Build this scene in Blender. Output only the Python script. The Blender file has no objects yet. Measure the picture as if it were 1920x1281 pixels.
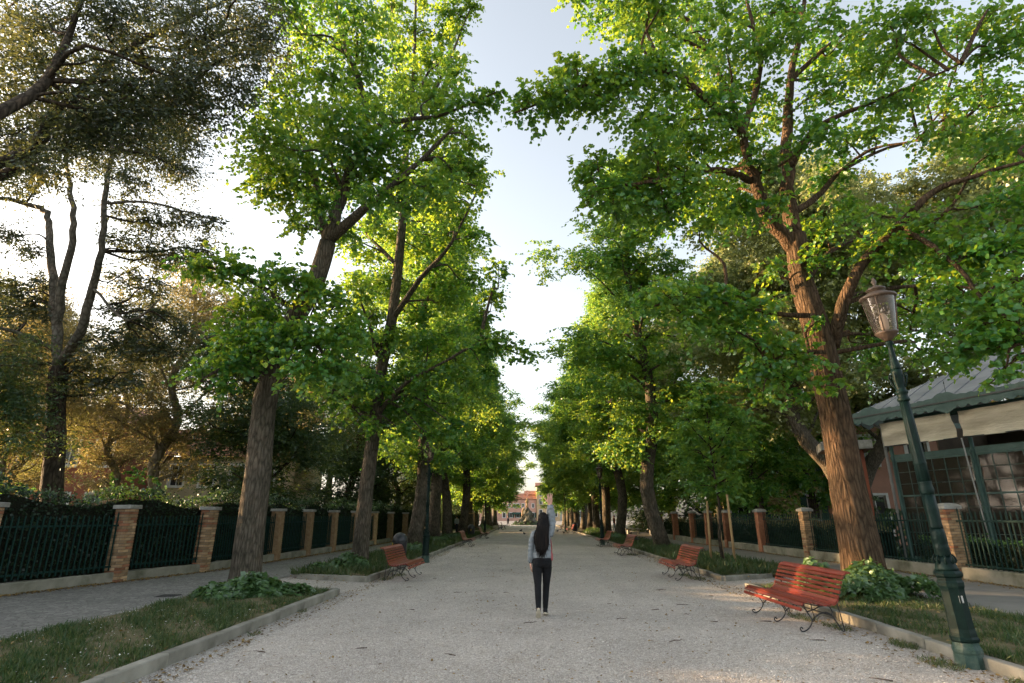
import bpy, math, random
import numpy as np
from mathutils import Vector, Matrix

S = bpy.context.scene
COL = S.collection
R = math.radians

# ---------------------------------------------------------------- camera
PITCH, YAW, CAMH = R(17.2), R(-1.6), 1.64
_fw = Vector((math.sin(YAW)*math.cos(PITCH), math.cos(YAW)*math.cos(PITCH), math.sin(PITCH)))
_rt = Vector((math.cos(YAW), -math.sin(YAW), 0))
_up = _rt.cross(_fw)
cam = bpy.data.cameras.new('camera')
cam.sensor_width = 36.0
cam.lens = 1060.0/1920.0*36.0
cam.clip_start = 0.05
cam.clip_end = 3000
camo = bpy.data.objects.new('camera', cam)
COL.objects.link(camo)
camo.matrix_world = Matrix(((_rt.x, _up.x, -_fw.x, 0), (_rt.y, _up.y, -_fw.y, 0), (_rt.z, _up.z, -_fw.z, CAMH), (0, 0, 0, 1)))
S.camera = camo

# ---------------------------------------------------------------- sky, sun, exposure
SUN_EL, SUN_AZ = R(7.5), R(-73.5)          # azimuth clockwise from +Y: the sun stands low, to the left and a little ahead
W = bpy.data.worlds.new('World')
S.world = W
W.use_nodes = True
nt = W.node_tree
nt.nodes.clear()
sky = nt.nodes.new('ShaderNodeTexSky')
sky.sky_type = 'NISHITA'
sky.sun_disc = False
sky.sun_elevation = SUN_EL
sky.sun_rotation = SUN_AZ
sky.altitude = 0
sky.air_density = 1.0
sky.dust_density = 3.0
sky.ozone_density = 1.0
hsv = nt.nodes.new('ShaderNodeHueSaturation')
hsv.inputs['Saturation'].default_value = 0.42
bg = nt.nodes.new('ShaderNodeBackground')
bg.inputs['Strength'].default_value = 0.15
wo = nt.nodes.new('ShaderNodeOutputWorld')
nt.links.new(sky.outputs[0], hsv.inputs['Color'])
nt.links.new(hsv.outputs[0], bg.inputs[0])
nt.links.new(bg.outputs[0], wo.inputs[0])

sd = bpy.data.lights.new('sun', 'SUN')
sd.energy = 5.0
sd.angle = R(0.6)
sd.color = (1.0, 0.64, 0.32)
so = bpy.data.objects.new('sun', sd)
COL.objects.link(so)
_sv = Vector((math.sin(SUN_AZ)*math.cos(SUN_EL), math.cos(SUN_AZ)*math.cos(SUN_EL), math.sin(SUN_EL)))
so.rotation_euler = _sv.to_track_quat('Z', 'Y').to_euler()
so.location = (-30, 20, 30)

S.view_settings.view_transform = 'Standard'
S.view_settings.look = 'None'
S.view_settings.exposure = 2.2
S.view_settings.gamma = 1.0
S.view_settings.use_curve_mapping = False
S.render.engine = 'CYCLES'
cy = S.cycles
cy.max_bounces = 7
cy.diffuse_bounces = 4
cy.glossy_bounces = 2
cy.transmission_bounces = 5
cy.transparent_max_bounces = 6
cy.caustics_reflective = False
cy.caustics_refractive = False
cy.sample_clamp_indirect = 6
cy.use_denoising = True
cy.use_adaptive_sampling = True
cy.adaptive_threshold = 0.02

# ---------------------------------------------------------------- helpers
def link(o, parent=None):
    COL.objects.link(o)
    if parent is not None:
        o.parent = parent
    return o

def tag(o, label=None, cat=None, group=None, kind=None):
    if label: o['label'] = label
    if cat: o['category'] = cat
    if group: o['group'] = group
    if kind: o['kind'] = kind
    return o

def empty(name, loc=(0, 0, 0), rz=0.0, label=None, cat=None, group=None, kind=None):
    o = bpy.data.objects.new(name, None)
    o.empty_display_size = 0.1
    o.location = loc
    o.rotation_euler = (0, 0, rz)
    link(o)
    return tag(o, label, cat, group, kind)

def copy_tree(o, parent=None):
    c = o.copy()
    COL.objects.link(c)
    c.parent = parent
    for ch in list(o.children):
        copy_tree(ch, c)
    return c

def inst(name, mesh, parent, loc=(0, 0, 0), rot=(0, 0, 0), scale=(1, 1, 1), kind=None):
    o = bpy.data.objects.new(name, mesh)
    o.location = loc; o.rotation_euler = rot; o.scale = scale
    link(o, parent)
    if kind: o['kind'] = kind
    return o

class MB:
    """collects shapes; build() links them as one mesh object"""
    def __init__(s):
        s.v = []; s.f = []; s.sm = []
    def add(s, vs, fs, smooth=False):
        n = len(s.v)
        s.v += [tuple(p) for p in vs]
        s.f += [tuple(i+n for i in f) for f in fs]
        s.sm += [smooth]*len(fs)
        return s
    def box(s, x0, x1, y0, y1, z0, z1, bev=0.0, m=None):
        if bev <= 0:
            v = [(x, y, z) for z in (z0, z1) for y in (y0, y1) for x in (x0, x1)]
            f = [(0, 2, 3, 1), (4, 5, 7, 6), (0, 1, 5, 4), (2, 6, 7, 3), (0, 4, 6, 2), (1, 3, 7, 5)]
        else:
            b = bev
            def ring(z, k):
                return [(x0+k, y0+b, z), (x0+b, y0+k, z), (x1-b, y0+k, z), (x1-k, y0+b, z), (x1-k, y1-b, z), (x1-b, y1-k, z), (x0+b, y1-k, z), (x0+k, y1-b, z)]
            v = ring(z0, 0)+ring(z1-b, 0)+ring(z1, b)
            f = [tuple(reversed(range(8)))]
            for a in (0, 8):
                for i in range(8):
                    j = (i+1) % 8
                    f.append((a+i, a+j, a+8+j, a+8+i))
            f.append(tuple(range(16, 24)))
        if m is not None:
            v = [tuple(m @ Vector(p)) for p in v]
        return s.add(v, f)
    def tube(s, pts, rad, seg=8, caps=True, smooth=True, noise=None, ell=None):
        P = [Vector(p) for p in pts]
        n = len(P)
        if not hasattr(rad, '__len__'): rad = [rad]*n
        vs = []; fs = []
        t0 = (P[1]-P[0]).normalized()
        ref = Vector((0, 1, 0)) if abs(t0.y) < .9 else Vector((1, 0, 0))
        u = t0.cross(ref).normalized()
        for i in range(n):
            t = (P[min(i+1, n-1)]-P[max(i-1, 0)])
            t = t.normalized() if t.length > 1e-9 else t0
            u = (u-t*u.dot(t)).normalized()
            w = t.cross(u)
            for k in range(seg):
                a = 2*math.pi*k/seg
                r = rad[i]
                if noise: r *= noise(a, P[i], i)
                e = ell[i] if ell else 1.0
                vs.append(P[i]+u*(math.cos(a)*r)+w*(math.sin(a)*r*e))
        for i in range(n-1):
            for k in range(seg):
                l = (k+1) % seg
                fs.append((i*seg+k, i*seg+l, (i+1)*seg+l, (i+1)*seg+k))
        if caps:
            fs.append(tuple(reversed(range(seg))))
            fs.append(tuple((n-1)*seg+k for k in range(seg)))
        return s.add(vs, fs, smooth)
    def lathe(s, prof, seg=16, c=(0, 0, 0), phase=0.0, smooth=True, flute=None):
        vs = []; fs = []
        n = len(prof)
        for (r, z) in prof:
            for k in range(seg):
                a = 2*math.pi*k/seg+phase
                q = r*(flute(a, z) if flute else 1)
                vs.append((c[0]+q*math.cos(a), c[1]+q*math.sin(a), c[2]+z))
        for i in range(n-1):
            for k in range(seg):
                l = (k+1) % seg
                fs.append((i*seg+k, i*seg+l, (i+1)*seg+l, (i+1)*seg+k))
        fs.append(tuple(reversed(range(seg))))
        fs.append(tuple((n-1)*seg+k for k in range(seg)))
        return s.add(vs, fs, smooth)
    def prism(s, pts, d, m=None):
        """polygon pts (list of 3-vectors) extruded by vector d"""
        n = len(pts)
        P = [Vector(p) for p in pts]; d = Vector(d)
        v = P+[p+d for p in P]
        if m is not None: v = [m @ p for p in v]
        f = [tuple(reversed(range(n))), tuple(range(n, 2*n))]
        for i in range(n):
            j = (i+1) % n
            f.append((i, j, n+j, n+i))
        return s.add(v, f)
    def mesh(s, name, mat):
        me = bpy.data.meshes.new(name)
        me.from_pydata(s.v, [], s.f)
        me.polygons.foreach_set('use_smooth', s.sm)
        if mat: me.materials.append(mat)
        me.update()
        return me
    def build(s, name, mat, parent=None, loc=(0, 0, 0), kind=None):
        o = bpy.data.objects.new(name, s.mesh(name, mat))
        o.location = loc
        link(o, parent)
        if kind: o['kind'] = kind
        return o

def smoothpoly(pts, k=4):
    """Catmull-Rom through pts"""
    P = [Vector(p) for p in pts]
    out = []
    for i in range(len(P)-1):
        p0 = P[max(i-1, 0)]; p1 = P[i]; p2 = P[i+1]; p3 = P[min(i+2, len(P)-1)]
        for j in range(k):
            t = j/k
            out.append(0.5*((2*p1)+(p2-p0)*t+(2*p0-5*p1+4*p2-p3)*t*t+(3*p1-p0-3*p2+p3)*t**3))
    out.append(P[-1])
    return out

# ---------------------------------------------------------------- materials
def newmat(name):
    m = bpy.data.materials.new(name)
    m.use_nodes = True
    n = m.node_tree
    n.nodes.clear()
    return m, n

def N(nt, typ, **kw):
    n = nt.nodes.new(typ)
    for k, v in kw.items():
        if k.startswith('_'): setattr(n, k[1:], v)
        else: n.inputs[k.replace('__', ' ')].default_value = v
    return n

def ramp(nt, fac, stops):
    r = nt.nodes.new('ShaderNodeValToRGB')
    e = r.color_ramp.elements
    while len(e) > 1: e.remove(e[0])
    e[0].position = stops[0][0]; e[0].color = (*stops[0][1], 1)
    for p, c in stops[1:]:
        x = e.new(p); x.color = (*c, 1)
    nt.links.new(fac, r.inputs[0])
    return r.outputs[0]

def coords(nt, scale=(1, 1, 1), which='Object'):
    tc = nt.nodes.new('ShaderNodeTexCoord')
    mp = nt.nodes.new('ShaderNodeMapping')
    mp.inputs['Scale'].default_value = scale
    nt.links.new(tc.outputs[which], mp.inputs[0])
    return mp.outputs[0]

def mat_noise(name, stops, scale=4.0, detail=6, rough=.85, spec=.25, bump=0.3, bscale=None, dist=.02, aniso=(1, 1, 1), metal=0.0, rnd=0.0):
    """mottled procedural surface: colour ramp over noise + bump; rnd adds per-object brightness change"""
    m, nt = newmat(name)
    co = coords(nt, aniso)
    nz = N(nt, 'ShaderNodeTexNoise', Scale=scale, Detail=detail, Roughness=.6)
    nt.links.new(co, nz.inputs['Vector'])
    col = ramp(nt, nz.outputs[0], stops)
    if rnd:
        oi = nt.nodes.new('ShaderNodeObjectInfo')
        mr = N(nt, 'ShaderNodeMapRange'); mr.inputs['To Min'].default_value = 1-rnd; mr.inputs['To Max'].default_value = 1+rnd
        nt.links.new(oi.outputs['Random'], mr.inputs['Value'])
        h = nt.nodes.new('ShaderNodeHueSaturation')
        nt.links.new(col, h.inputs['Color']); nt.links.new(mr.outputs[0], h.inputs['Value'])
        col = h.outputs[0]
    p = N(nt, 'ShaderNodeBsdfPrincipled', Roughness=rough, Metallic=metal)
    p.inputs['Specular IOR Level'].default_value = spec
    nt.links.new(col, p.inputs['Base Color'])
    if bump:
        n2 = N(nt, 'ShaderNodeTexNoise', Scale=bscale or scale*4, Detail=5, Roughness=.65)
        nt.links.new(co, n2.inputs['Vector'])
        b = N(nt, 'ShaderNodeBump', Strength=bump, Distance=dist)
        nt.links.new(n2.outputs[0], b.inputs['Height'])
        nt.links.new(b.outputs[0], p.inputs['Normal'])
    o = nt.nodes.new('ShaderNodeOutputMaterial')
    nt.links.new(p.outputs[0], o.inputs[0])
    return m

def mat_leaf(name, dark, light, tdark, tlight, trans=.45, gloss=.05):
    m, nt = newmat(name)
    at = nt.nodes.new('ShaderNodeAttribute'); at.attribute_name = 'var'
    c1 = ramp(nt, at.outputs['Fac'], [(0, dark), (1, light)])
    c2 = ramp(nt, at.outputs['Fac'], [(0, tdark), (1, tlight)])
    d = N(nt, 'ShaderNodeBsdfDiffuse'); t = N(nt, 'ShaderNodeBsdfTranslucent'); g = N(nt, 'ShaderNodeBsdfGlossy', Roughness=.42)
    g.inputs['Color'].default_value = (.9, .95, 1, 1)
    nt.links.new(c1, d.inputs[0]); nt.links.new(c2, t.inputs[0])
    m1 = N(nt, 'ShaderNodeMixShader'); m1.inputs[0].default_value = trans
    nt.links.new(d.outputs[0], m1.inputs[1]); nt.links.new(t.outputs[0], m1.inputs[2])
    m2 = N(nt, 'ShaderNodeMixShader'); m2.inputs[0].default_value = gloss
    nt.links.new(m1.outputs[0], m2.inputs[1]); nt.links.new(g.outputs[0], m2.inputs[2])
    o = nt.nodes.new('ShaderNodeOutputMaterial')
    nt.links.new(m2.outputs[0], o.inputs[0])
    return m

def mat_bark(name, stops, sc=7.0, stretch=.22, bump=.9, dist=.05):
    m, nt = newmat(name)
    co = coords(nt, (1, 1, stretch))
    nzw = N(nt, 'ShaderNodeTexNoise', Scale=3.0, Detail=3)
    nt.links.new(co, nzw.inputs['Vector'])
    mixv = nt.nodes.new('ShaderNodeMixRGB'); mixv.inputs[0].default_value = .12
    nt.links.new(co, mixv.inputs[1]); nt.links.new(nzw.outputs[1], mixv.inputs[2])
    vo = N(nt, 'ShaderNodeTexVoronoi', Scale=sc); vo.feature = 'DISTANCE_TO_EDGE'
    nt.links.new(mixv.outputs[0], vo.inputs['Vector'])
    nz = N(nt, 'ShaderNodeTexNoise', Scale=sc*1.4, Detail=7, Roughness=.7)
    nt.links.new(co, nz.inputs['Vector'])
    mul = nt.nodes.new('ShaderNodeMath'); mul.operation = 'MULTIPLY_ADD'
    mul.inputs[1].default_value = 1.6
    nt.links.new(vo.outputs['Distance'], mul.inputs[0]); nt.links.new(nz.outputs[0], mul.inputs[2])
    col = ramp(nt, mul.outputs[0], stops)
    big = N(nt, 'ShaderNodeTexNoise', Scale=1.7, Detail=6, Roughness=.65)
    co2 = coords(nt)
    nt.links.new(co2, big.inputs['Vector'])
    h = nt.nodes.new('ShaderNodeMixRGB'); h.blend_type = 'MULTIPLY'; h.inputs[0].default_value = .8
    bc = ramp(nt, big.outputs[0], [(.32, (.42, .46, .40)), (.5, (.85, .85, .8)), (.68, (1.25, 1.12, 1.0))])
    nt.links.new(col, h.inputs[1]); nt.links.new(bc, h.inputs[2])
    p = N(nt, 'ShaderNodeBsdfPrincipled', Roughness=.92)
    p.inputs['Specular IOR Level'].default_value = .12
    nt.links.new(h.outputs[0], p.inputs['Base Color'])
    b = N(nt, 'ShaderNodeBump', Strength=bump, Distance=dist)
    nt.links.new(mul.outputs[0], b.inputs['Height']); nt.links.new(b.outputs[0], p.inputs['Normal'])
    o = nt.nodes.new('ShaderNodeOutputMaterial')
    nt.links.new(p.outputs[0], o.inputs[0])
    return m

def mat_cells(name, cols, scale, edge=.06, mortar=(.05, .05, .05), bump=.5, dist=.01, rough=.9, big=(.8, 1.1), aniso=(1, 1, 1), lane=0):
    """voronoi cells (cobbles, gravel grains): each cell its own shade"""
    m, nt = newmat(name)
    co = coords(nt, aniso)
    v1 = N(nt, 'ShaderNodeTexVoronoi', Scale=scale); v2 = N(nt, 'ShaderNodeTexVoronoi', Scale=scale); v2.feature = 'DISTANCE_TO_EDGE'
    nt.links.new(co, v1.inputs['Vector']); nt.links.new(co, v2.inputs['Vector'])
    sep = nt.nodes.new('ShaderNodeSeparateColor'); nt.links.new(v1.outputs['Color'], sep.inputs[0])
    col = ramp(nt, sep.outputs[0], cols)
    er = nt.nodes.new('ShaderNodeMapRange'); er.inputs['From Max'].default_value = edge
    nt.links.new(v2.outputs['Distance'], er.inputs['Value'])
    mx = nt.nodes.new('ShaderNodeMixRGB'); mx.inputs[1].default_value = (*mortar, 1)
    nt.links.new(er.outputs[0], mx.inputs[0]); nt.links.new(col, mx.inputs[2])
    nz = N(nt, 'ShaderNodeTexNoise', Scale=.45, Detail=6, Roughness=.62); nt.links.new(co, nz.inputs['Vector'])
    bc = ramp(nt, nz.outputs[0], [(.3, (big[0],)*3), (.7, (big[1],)*3)])
    mm = nt.nodes.new('ShaderNodeMixRGB'); mm.blend_type = 'MULTIPLY'; mm.inputs[0].default_value = 1
    nt.links.new(mx.outputs[0], mm.inputs[1]); nt.links.new(bc, mm.inputs[2])
    last = mm.outputs[0]
    if lane:
        # trodden lanes along the walk, scuffs and darker damp spots
        for sc_, an, lo, hi, c0 in ((1.0, (1.3, .10, 1), .38, .62, (1-lane,)*3), (3.2, (1, .8, 1), .30, .46, (.87, .84, .80)), (11, (1, 1, 1), .30, .40, (.76, .72, .66))):
            c_ = coords(nt, an)
            z_ = N(nt, 'ShaderNodeTexNoise', Scale=sc_, Detail=7, Roughness=.65); nt.links.new(c_, z_.inputs['Vector'])
            r_ = ramp(nt, z_.outputs[0], [(lo, c0), (hi, (1.0, 1.0, 1.0))])
            q_ = nt.nodes.new('ShaderNodeMixRGB'); q_.blend_type = 'MULTIPLY'; q_.inputs[0].default_value = 1
            nt.links.new(last, q_.inputs[1]); nt.links.new(r_, q_.inputs[2]); last = q_.outputs[0]
    p = N(nt, 'ShaderNodeBsdfPrincipled', Roughness=rough); p.inputs['Specular IOR Level'].default_value = .2
    nt.links.new(last, p.inputs['Base Color'])
    b = N(nt, 'ShaderNodeBump', Strength=bump, Distance=dist)
    nt.links.new(er.outputs[0], b.inputs['Height']); nt.links.new(b.outputs[0], p.inputs['Normal'])
    o = nt.nodes.new('ShaderNodeOutputMaterial'); nt.links.new(p.outputs[0], o.inputs[0])
    return m

def mat_glass(name, tint=(.8, .85, .85), rough=.05, alpha=.35, gl=.9):
    m, nt = newmat(name)
    t = N(nt, 'ShaderNodeBsdfTransparent'); t.inputs[0].default_value = (*tint, 1)
    g = N(nt, 'ShaderNodeBsdfGlossy', Roughness=rough); g.inputs['Color'].default_value = (gl, gl, gl, 1)
    fr = N(nt, 'ShaderNodeFresnel', IOR=1.5)
    ad = nt.nodes.new('ShaderNodeMath'); ad.operation = 'ADD'; ad.inputs[1].default_value = -.01
    nt.links.new(fr.outputs[0], ad.inputs[0])
    d = N(nt, 'ShaderNodeBsdfDiffuse'); d.inputs[0].default_value = (tint[0]*.6, tint[1]*.6, tint[2]*.6, 1)
    m0 = N(nt, 'ShaderNodeMixShader'); m0.inputs[0].default_value = alpha
    nt.links.new(t.outputs[0], m0.inputs[1]); nt.links.new(d.outputs[0], m0.inputs[2])
    m1 = N(nt, 'ShaderNodeMixShader')
    nt.links.new(ad.outputs[0], m1.inputs[0]); nt.links.new(m0.outputs[0], m1.inputs[1]); nt.links.new(g.outputs[0], m1.inputs[2])
    o = nt.nodes.new('ShaderNodeOutputMaterial'); nt.links.new(m1.outputs[0], o.inputs[0])
    return m

MT = {}
MT['gravel'] = mat_cells('pale_gravel', [(0, (.52, .465, .415)), (.5, (.67, .61, .555)), (1, (.82, .765, .71))], 38, edge=.15, mortar=(.36, .315, .275), bump=.8, dist=.016, big=(.86, 1.12), lane=.08)
MT['cobble'] = mat_cells('small_grey_cobbles', [(0, (.20, .192, .175)), (.5, (.245, .235, .215)), (1, (.30, .285, .26))], 9.5, edge=.08, mortar=(.13, .125, .11), bump=.6, dist=.012)
MT['asphalt'] = mat_noise('worn_asphalt', [(.3, (.18, .17, .155)), (.7, (.26, .245, .22))], scale=1.6, detail=9, bump=.4, bscale=160, dist=.004)
MT['soil'] = mat_noise('dry_soil', [(.28, (.06, .065, .025)), (.45, (.11, .10, .05)), (.6, (.15, .125, .07)), (.75, (.21, .17, .105))], scale=3.2, detail=9, bump=.6, bscale=60, dist=.02)
MT['earth'] = mat_noise('garden_earth', [(.3, (.03, .035, .018)), (.7, (.07, .07, .035))], scale=.8, bump=.4, bscale=30, dist=.03)
MT['kerb'] = mat_noise('grey_kerbstone', [(.28, (.12, .115, .09)), (.5, (.23, .22, .185)), (.75, (.33, .315, .27))], scale=2.6, detail=8, bump=.4, bscale=60, dist=.006, rnd=.15)
MT['plinth'] = mat_noise('mossy_concrete', [(.28, (.10, .10, .065)), (.5, (.22, .21, .165)), (.75, (.32, .30, .25))], scale=2.0, detail=9, bump=.5, bscale=45, dist=.01)
MT['brick'] = mat_noise('pale_brick', [(.25, (.27, .15, .075)), (.5, (.38, .25, .14)), (.75, (.46, .33, .21))], scale=7, detail=6, bump=.5, bscale=80, dist=.006, rnd=.4)
MT['brick_red'] = mat_noise('red_brick', [(.25, (.22, .085, .045)), (.6, (.33, .15, .085)), (.8, (.40, .24, .145))], scale=7, detail=6, bump=.5, bscale=80, dist=.006, rnd=.3)
MT['mortar'] = mat_noise('dark_mortar', [(.3, (.12, .10, .075)), (.7, (.2, .175, .14))], scale=20, bump=.4, bscale=120, dist=.004)
MT['capstone'] = mat_noise('weathered_capstone', [(.25, (.16, .155, .135)), (.55, (.33, .32, .29)), (.8, (.42, .41, .38))], scale=5, detail=8, bump=.5, bscale=70, dist=.006)
MT['green_iron'] = mat_noise('dark_green_iron', [(.3, (.004, .018, .015)), (.7, (.010, .042, .034))], scale=9, rough=.5, spec=.25, bump=.2, bscale=60, dist=.003, metal=.0)
MT['lamp_iron'] = mat_noise('lamp_green_iron', [(.25, (.002, .009, .008)), (.6, (.005, .019, .016)), (.82, (.028, .05, .043))], scale=11, detail=8, rough=.5, spec=.16, bump=.4, bscale=70, dist=.004)
MT['lantern_copper'] = mat_noise('lantern_brown_metal', [(.3, (.05, .035, .025)), (.7, (.13, .085, .055))], scale=12, rough=.5, spec=.5, bump=.2)
MT['black_iron'] = mat_noise('black_iron', [(.3, (.012, .014, .016)), (.7, (.03, .033, .036))], scale=12, rough=.5, spec=.5, bump=.2)
MT['red_wood'] = mat_noise('red_painted_slat', [(.25, (.13, .020, .013)), (.5, (.21, .032, .020)), (.78, (.30, .055, .036))], scale=3, detail=8, rough=.36, spec=.55, bump=.35, bscale=22, dist=.004, aniso=(6, .7, 6), rnd=.22)
MT['stake'] = mat_noise('pale_wood_stake', [(.3, (.30, .19, .09)), (.7, (.48, .33, .17))], scale=5, bump=.4, aniso=(3, 3, .5))
MT['bark'] = mat_bark('linden_bark', [(.25, (.020, .0175, .0145)), (.5, (.078, .067, .053)), (.9, (.165, .142, .115))], sc=16, stretch=.2, bump=1.0, dist=.06)
MT['bark_red'] = mat_bark('furrowed_brown_bark', [(.28, (.014, .010, .008)), (.5, (.075, .05, .033)), (.9, (.155, .105, .07))], sc=13, stretch=.2, bump=1.0, dist=.08)
MT['bark_dark'] = mat_bark('dark_bark', [(.25, (.012, .010, .009)), (.55, (.045, .036, .028)), (.95, (.10, .08, .062))], sc=10, stretch=.3)
MT['bark_grey'] = mat_bark('grey_oak_bark', [(.25, (.05, .045, .038)), (.6, (.12, .105, .088)), (.95, (.20, .18, .155))], sc=9, stretch=.5, bump=.5)
MT['bark_pale'] = mat_bark('pale_smooth_bark', [(.25, (.09, .075, .055)), (.6, (.20, .17, .13)), (.95, (.30, .26, .21))], sc=5, stretch=.5, bump=.35)
MT['leaf'] = mat_leaf('linden_leaf', (.020, .110, .021), (.070, .25, .042), (.12, .34, .018), (.56, .66, .055), trans=.48)
MT['leaf_far'] = mat_leaf('linden_leaf_far', (.030, .130, .027), (.090, .27, .054), (.15, .38, .03), (.58, .68, .075), trans=.48)
MT['leaf_lime'] = mat_leaf('young_plane_leaf', (.10, .15, .045), (.22, .25, .09), (.30, .36, .08), (.5, .5, .16), trans=.45)
MT['leaf_oak'] = mat_leaf('holm_oak_leaf', (.016, .034, .016), (.048, .072, .028), (.06, .09, .02), (.24, .24, .06), trans=.32, gloss=.06)
MT['leaf_gold'] = mat_leaf('copper_young_leaf', (.10, .092, .04), (.24, .205, .085), (.26, .22, .07), (.56, .48, .17), trans=.45)
MT['leaf_evergreen'] = mat_leaf('evergreen_leaf', (.014, .045, .014), (.05, .105, .032), (.06, .13, .02), (.25, .30, .05), trans=.32)
MT['leaf_olive'] = mat_leaf('olive_young_leaf', (.07, .09, .033), (.17, .185, .07), (.2, .23, .05), (.48, .46, .13), trans=.45)
MT['leaf_ivy'] = mat_leaf('ivy_leaf', (.018, .05, .014), (.06, .13, .035), (.08, .17, .02), (.18, .30, .05), trans=.25, gloss=.08)
MT['leaf_dark'] = mat_leaf('dark_hedge_leaf', (.007, .017, .008), (.022, .045, .017), (.03, .06, .01), (.08, .12, .03), trans=.2, gloss=.025)
MT['leaf_bright'] = mat_leaf('bright_shrub_leaf', (.04, .12, .02), (.10, .24, .04), (.14, .32, .03), (.3, .5, .06), trans=.35)
MT['grass'] = mat_leaf('grass_blade', (.025, .075, .018), (.17, .16, .065), (.06, .12, .02), (.16, .20, .05), trans=.3, gloss=.03)
MT['dead_leaf'] = mat_leaf('dead_leaf', (.12, .075, .03), (.36, .25, .10), (.1, .06, .02), (.25, .16, .06), trans=.15, gloss=.02)
MT['twig'] = mat_noise('dry_twig', [(.3, (.06, .042, .03)), (.7, (.15, .11, .08))], scale=20, bump=.2)
# ================================================================ the setting
rg = np.random.default_rng(11)

def sheet(name, x0, x1, y0, y1, z, mat, nx=1, ny=1, amp=0.0, kind='structure', parent=None):
    mb = MB()
    for j in range(ny+1):
        for i in range(nx+1):
            mb.v.append((x0+(x1-x0)*i/nx, y0+(y1-y0)*j/ny, z+(amp*float(rg.normal()) if amp else 0)))
    for j in range(ny):
        for i in range(nx):
            a = j*(nx+1)+i
            mb.f.append((a, a+1, a+nx+2, a+nx+1)); mb.sm.append(True)
    o = mb.build(name, mat, parent)
    if kind: o['kind'] = kind
    return o

sheet('ground', -900, 900, -300, 1500, -.03, MT['earth'])
sheet('gravel_path', -6.9, 8.0, -12, 122, 0.0, MT['gravel'], 30, 120, .004)
sheet('pavement_left', -12.8, -6.85, -6, 118, .012, MT['cobble'])
sheet('pavement_right', 7.95, 12.3, -6, 118, .012, MT['asphalt'])
sheet('square', -60, 60, 122, 232, -.012, MT['asphalt'])

# planting beds: slightly uneven earth inside the kerbs
BEDS = {'L1': [(-4.29, -4), (-4.29, 13.33), (-6.8, 13.33), (-6.85, -4)],
        'L2': [(-4.29, 15.95), (-4.29, 116), (-6.8, 116), (-6.8, 17.0), (-6.45, 16.62)],
        'R1': [(5.24, -4), (5.24, 14.6), (7.9, 14.6), (7.95, -4)],
        'R2': [(5.24, 16.45), (5.24, 116), (7.9, 116), (7.9, 17.6), (6.7, 17.1)]}
def inpoly(p, poly):
    x, y = p; c = False
    for i in range(len(poly)):
        (x1, y1), (x2, y2) = poly[i], poly[i-1]
        if (y1 > y) != (y2 > y) and x < (x2-x1)*(y-y1)/(y2-y1)+x1: c = not c
    return c
for k, poly in BEDS.items():
    mb = MB()
    ys = sorted(set([p[1] for p in poly]))
    rows = np.concatenate([np.arange(ys[0], min(ys[-1], 30), .5), np.arange(30, ys[-1], 4.0), [ys[-1]]]) if ys[-1] > 30 else np.append(np.arange(ys[0], ys[-1], .5), ys[-1])
    xs = sorted([p[0] for p in poly]); x0, x1 = xs[0], xs[-1]
    nx = 8
    pts = []
    for y in rows:
        a, b = x0, x1
        if k in ('L2',) and y < 17.0: a = -4.29-(y-15.95)/(17.0-15.95)*(4.29-6.8)*-1
        if k in ('R2',) and y < 17.6: b = 5.24+(y-16.45)/(17.6-16.45)*2.66
        for i in range(nx+1):
            t = i/nx
            z = .095+.03*math.sin(math.pi*t)+float(rg.normal(0, .008))
            pts.append((a+(b-a)*t, y, z))
    fs = []
    for j in range(len(rows)-1):
        for i in range(nx):
            a = j*(nx+1)+i
            fs.append((a, a+1, a+nx+2, a+nx+1))
    mb.add(pts, fs, True)
    mb.build('planting_bed', MT['soil'], kind='structure')

# kerbs: each stone is a piece
def kerb(name, pts, w=.13, h=.135, L=1.05, maxn=90):
    root = empty(name, (pts[0][0], pts[0][1], 0), kind='structure')
    ms = []
    for q in range(4):
        mb = MB()
        j = [float(rg.uniform(-.006, .006)) for _ in range(4)]
        mb.box(.006, L-.006, -w/2+j[0], w/2+j[1], -.05, h+j[2], bev=.012)
        ms.append(mb.mesh('kerb_stone', MT['kerb']))
    k = 0
    for (a, b) in zip(pts[:-1], pts[1:]):
        d = Vector((b[0]-a[0], b[1]-a[1], 0)); n = max(1, round(d.length/L)); ang = math.atan2(d.y, d.x)
        step = d.length/n
        for i in range(n):
            p = Vector((a[0], a[1], 0))+d*(i/n)
            k += 1
            inst('kerb_stone', ms[k % 4], root, (p.x-pts[0][0], p.y-pts[0][1], float(rg.uniform(-.012, .006))), (0, 0, ang+float(rg.normal(0, .006))), (step/L, 1, 1))
    return root
kerb('kerb_left_near', [(-4.22, 2.0), (-4.22, 13.4), (-5.2, 13.4)])
kerb('kerb_left_far', [(-6.4, 16.72), (-4.22, 15.88), (-4.22, 72)])
kerb('kerb_right_near', [(5.17, 3.0), (5.17, 14.66), (7.8, 14.66)])
kerb('kerb_right_far', [(6.75, 17.2), (5.17, 16.38), (5.17, 72)])
for nm, x in (('kerb_left_distant', -4.22), ('kerb_right_distant', 5.17)):
    MB().box(x-.065, x+.065, 72, 116, -.05, .13, bev=.012).build(nm, MT['kerb'], kind='structure')

# ---------------------------------------------------------------- boundary walls: brick pillars, plinths, iron fences
def wall_x(side, y):
    if side < 0: return float(np.interp(y, [5, 12.8, 18.5, 27, 37, 120], [-12.7, -11.5, -10.15, -9.65, -9.4, -9.4]))
    return 11.95-.045*(min(max(y, 9), 40)-14)

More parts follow.
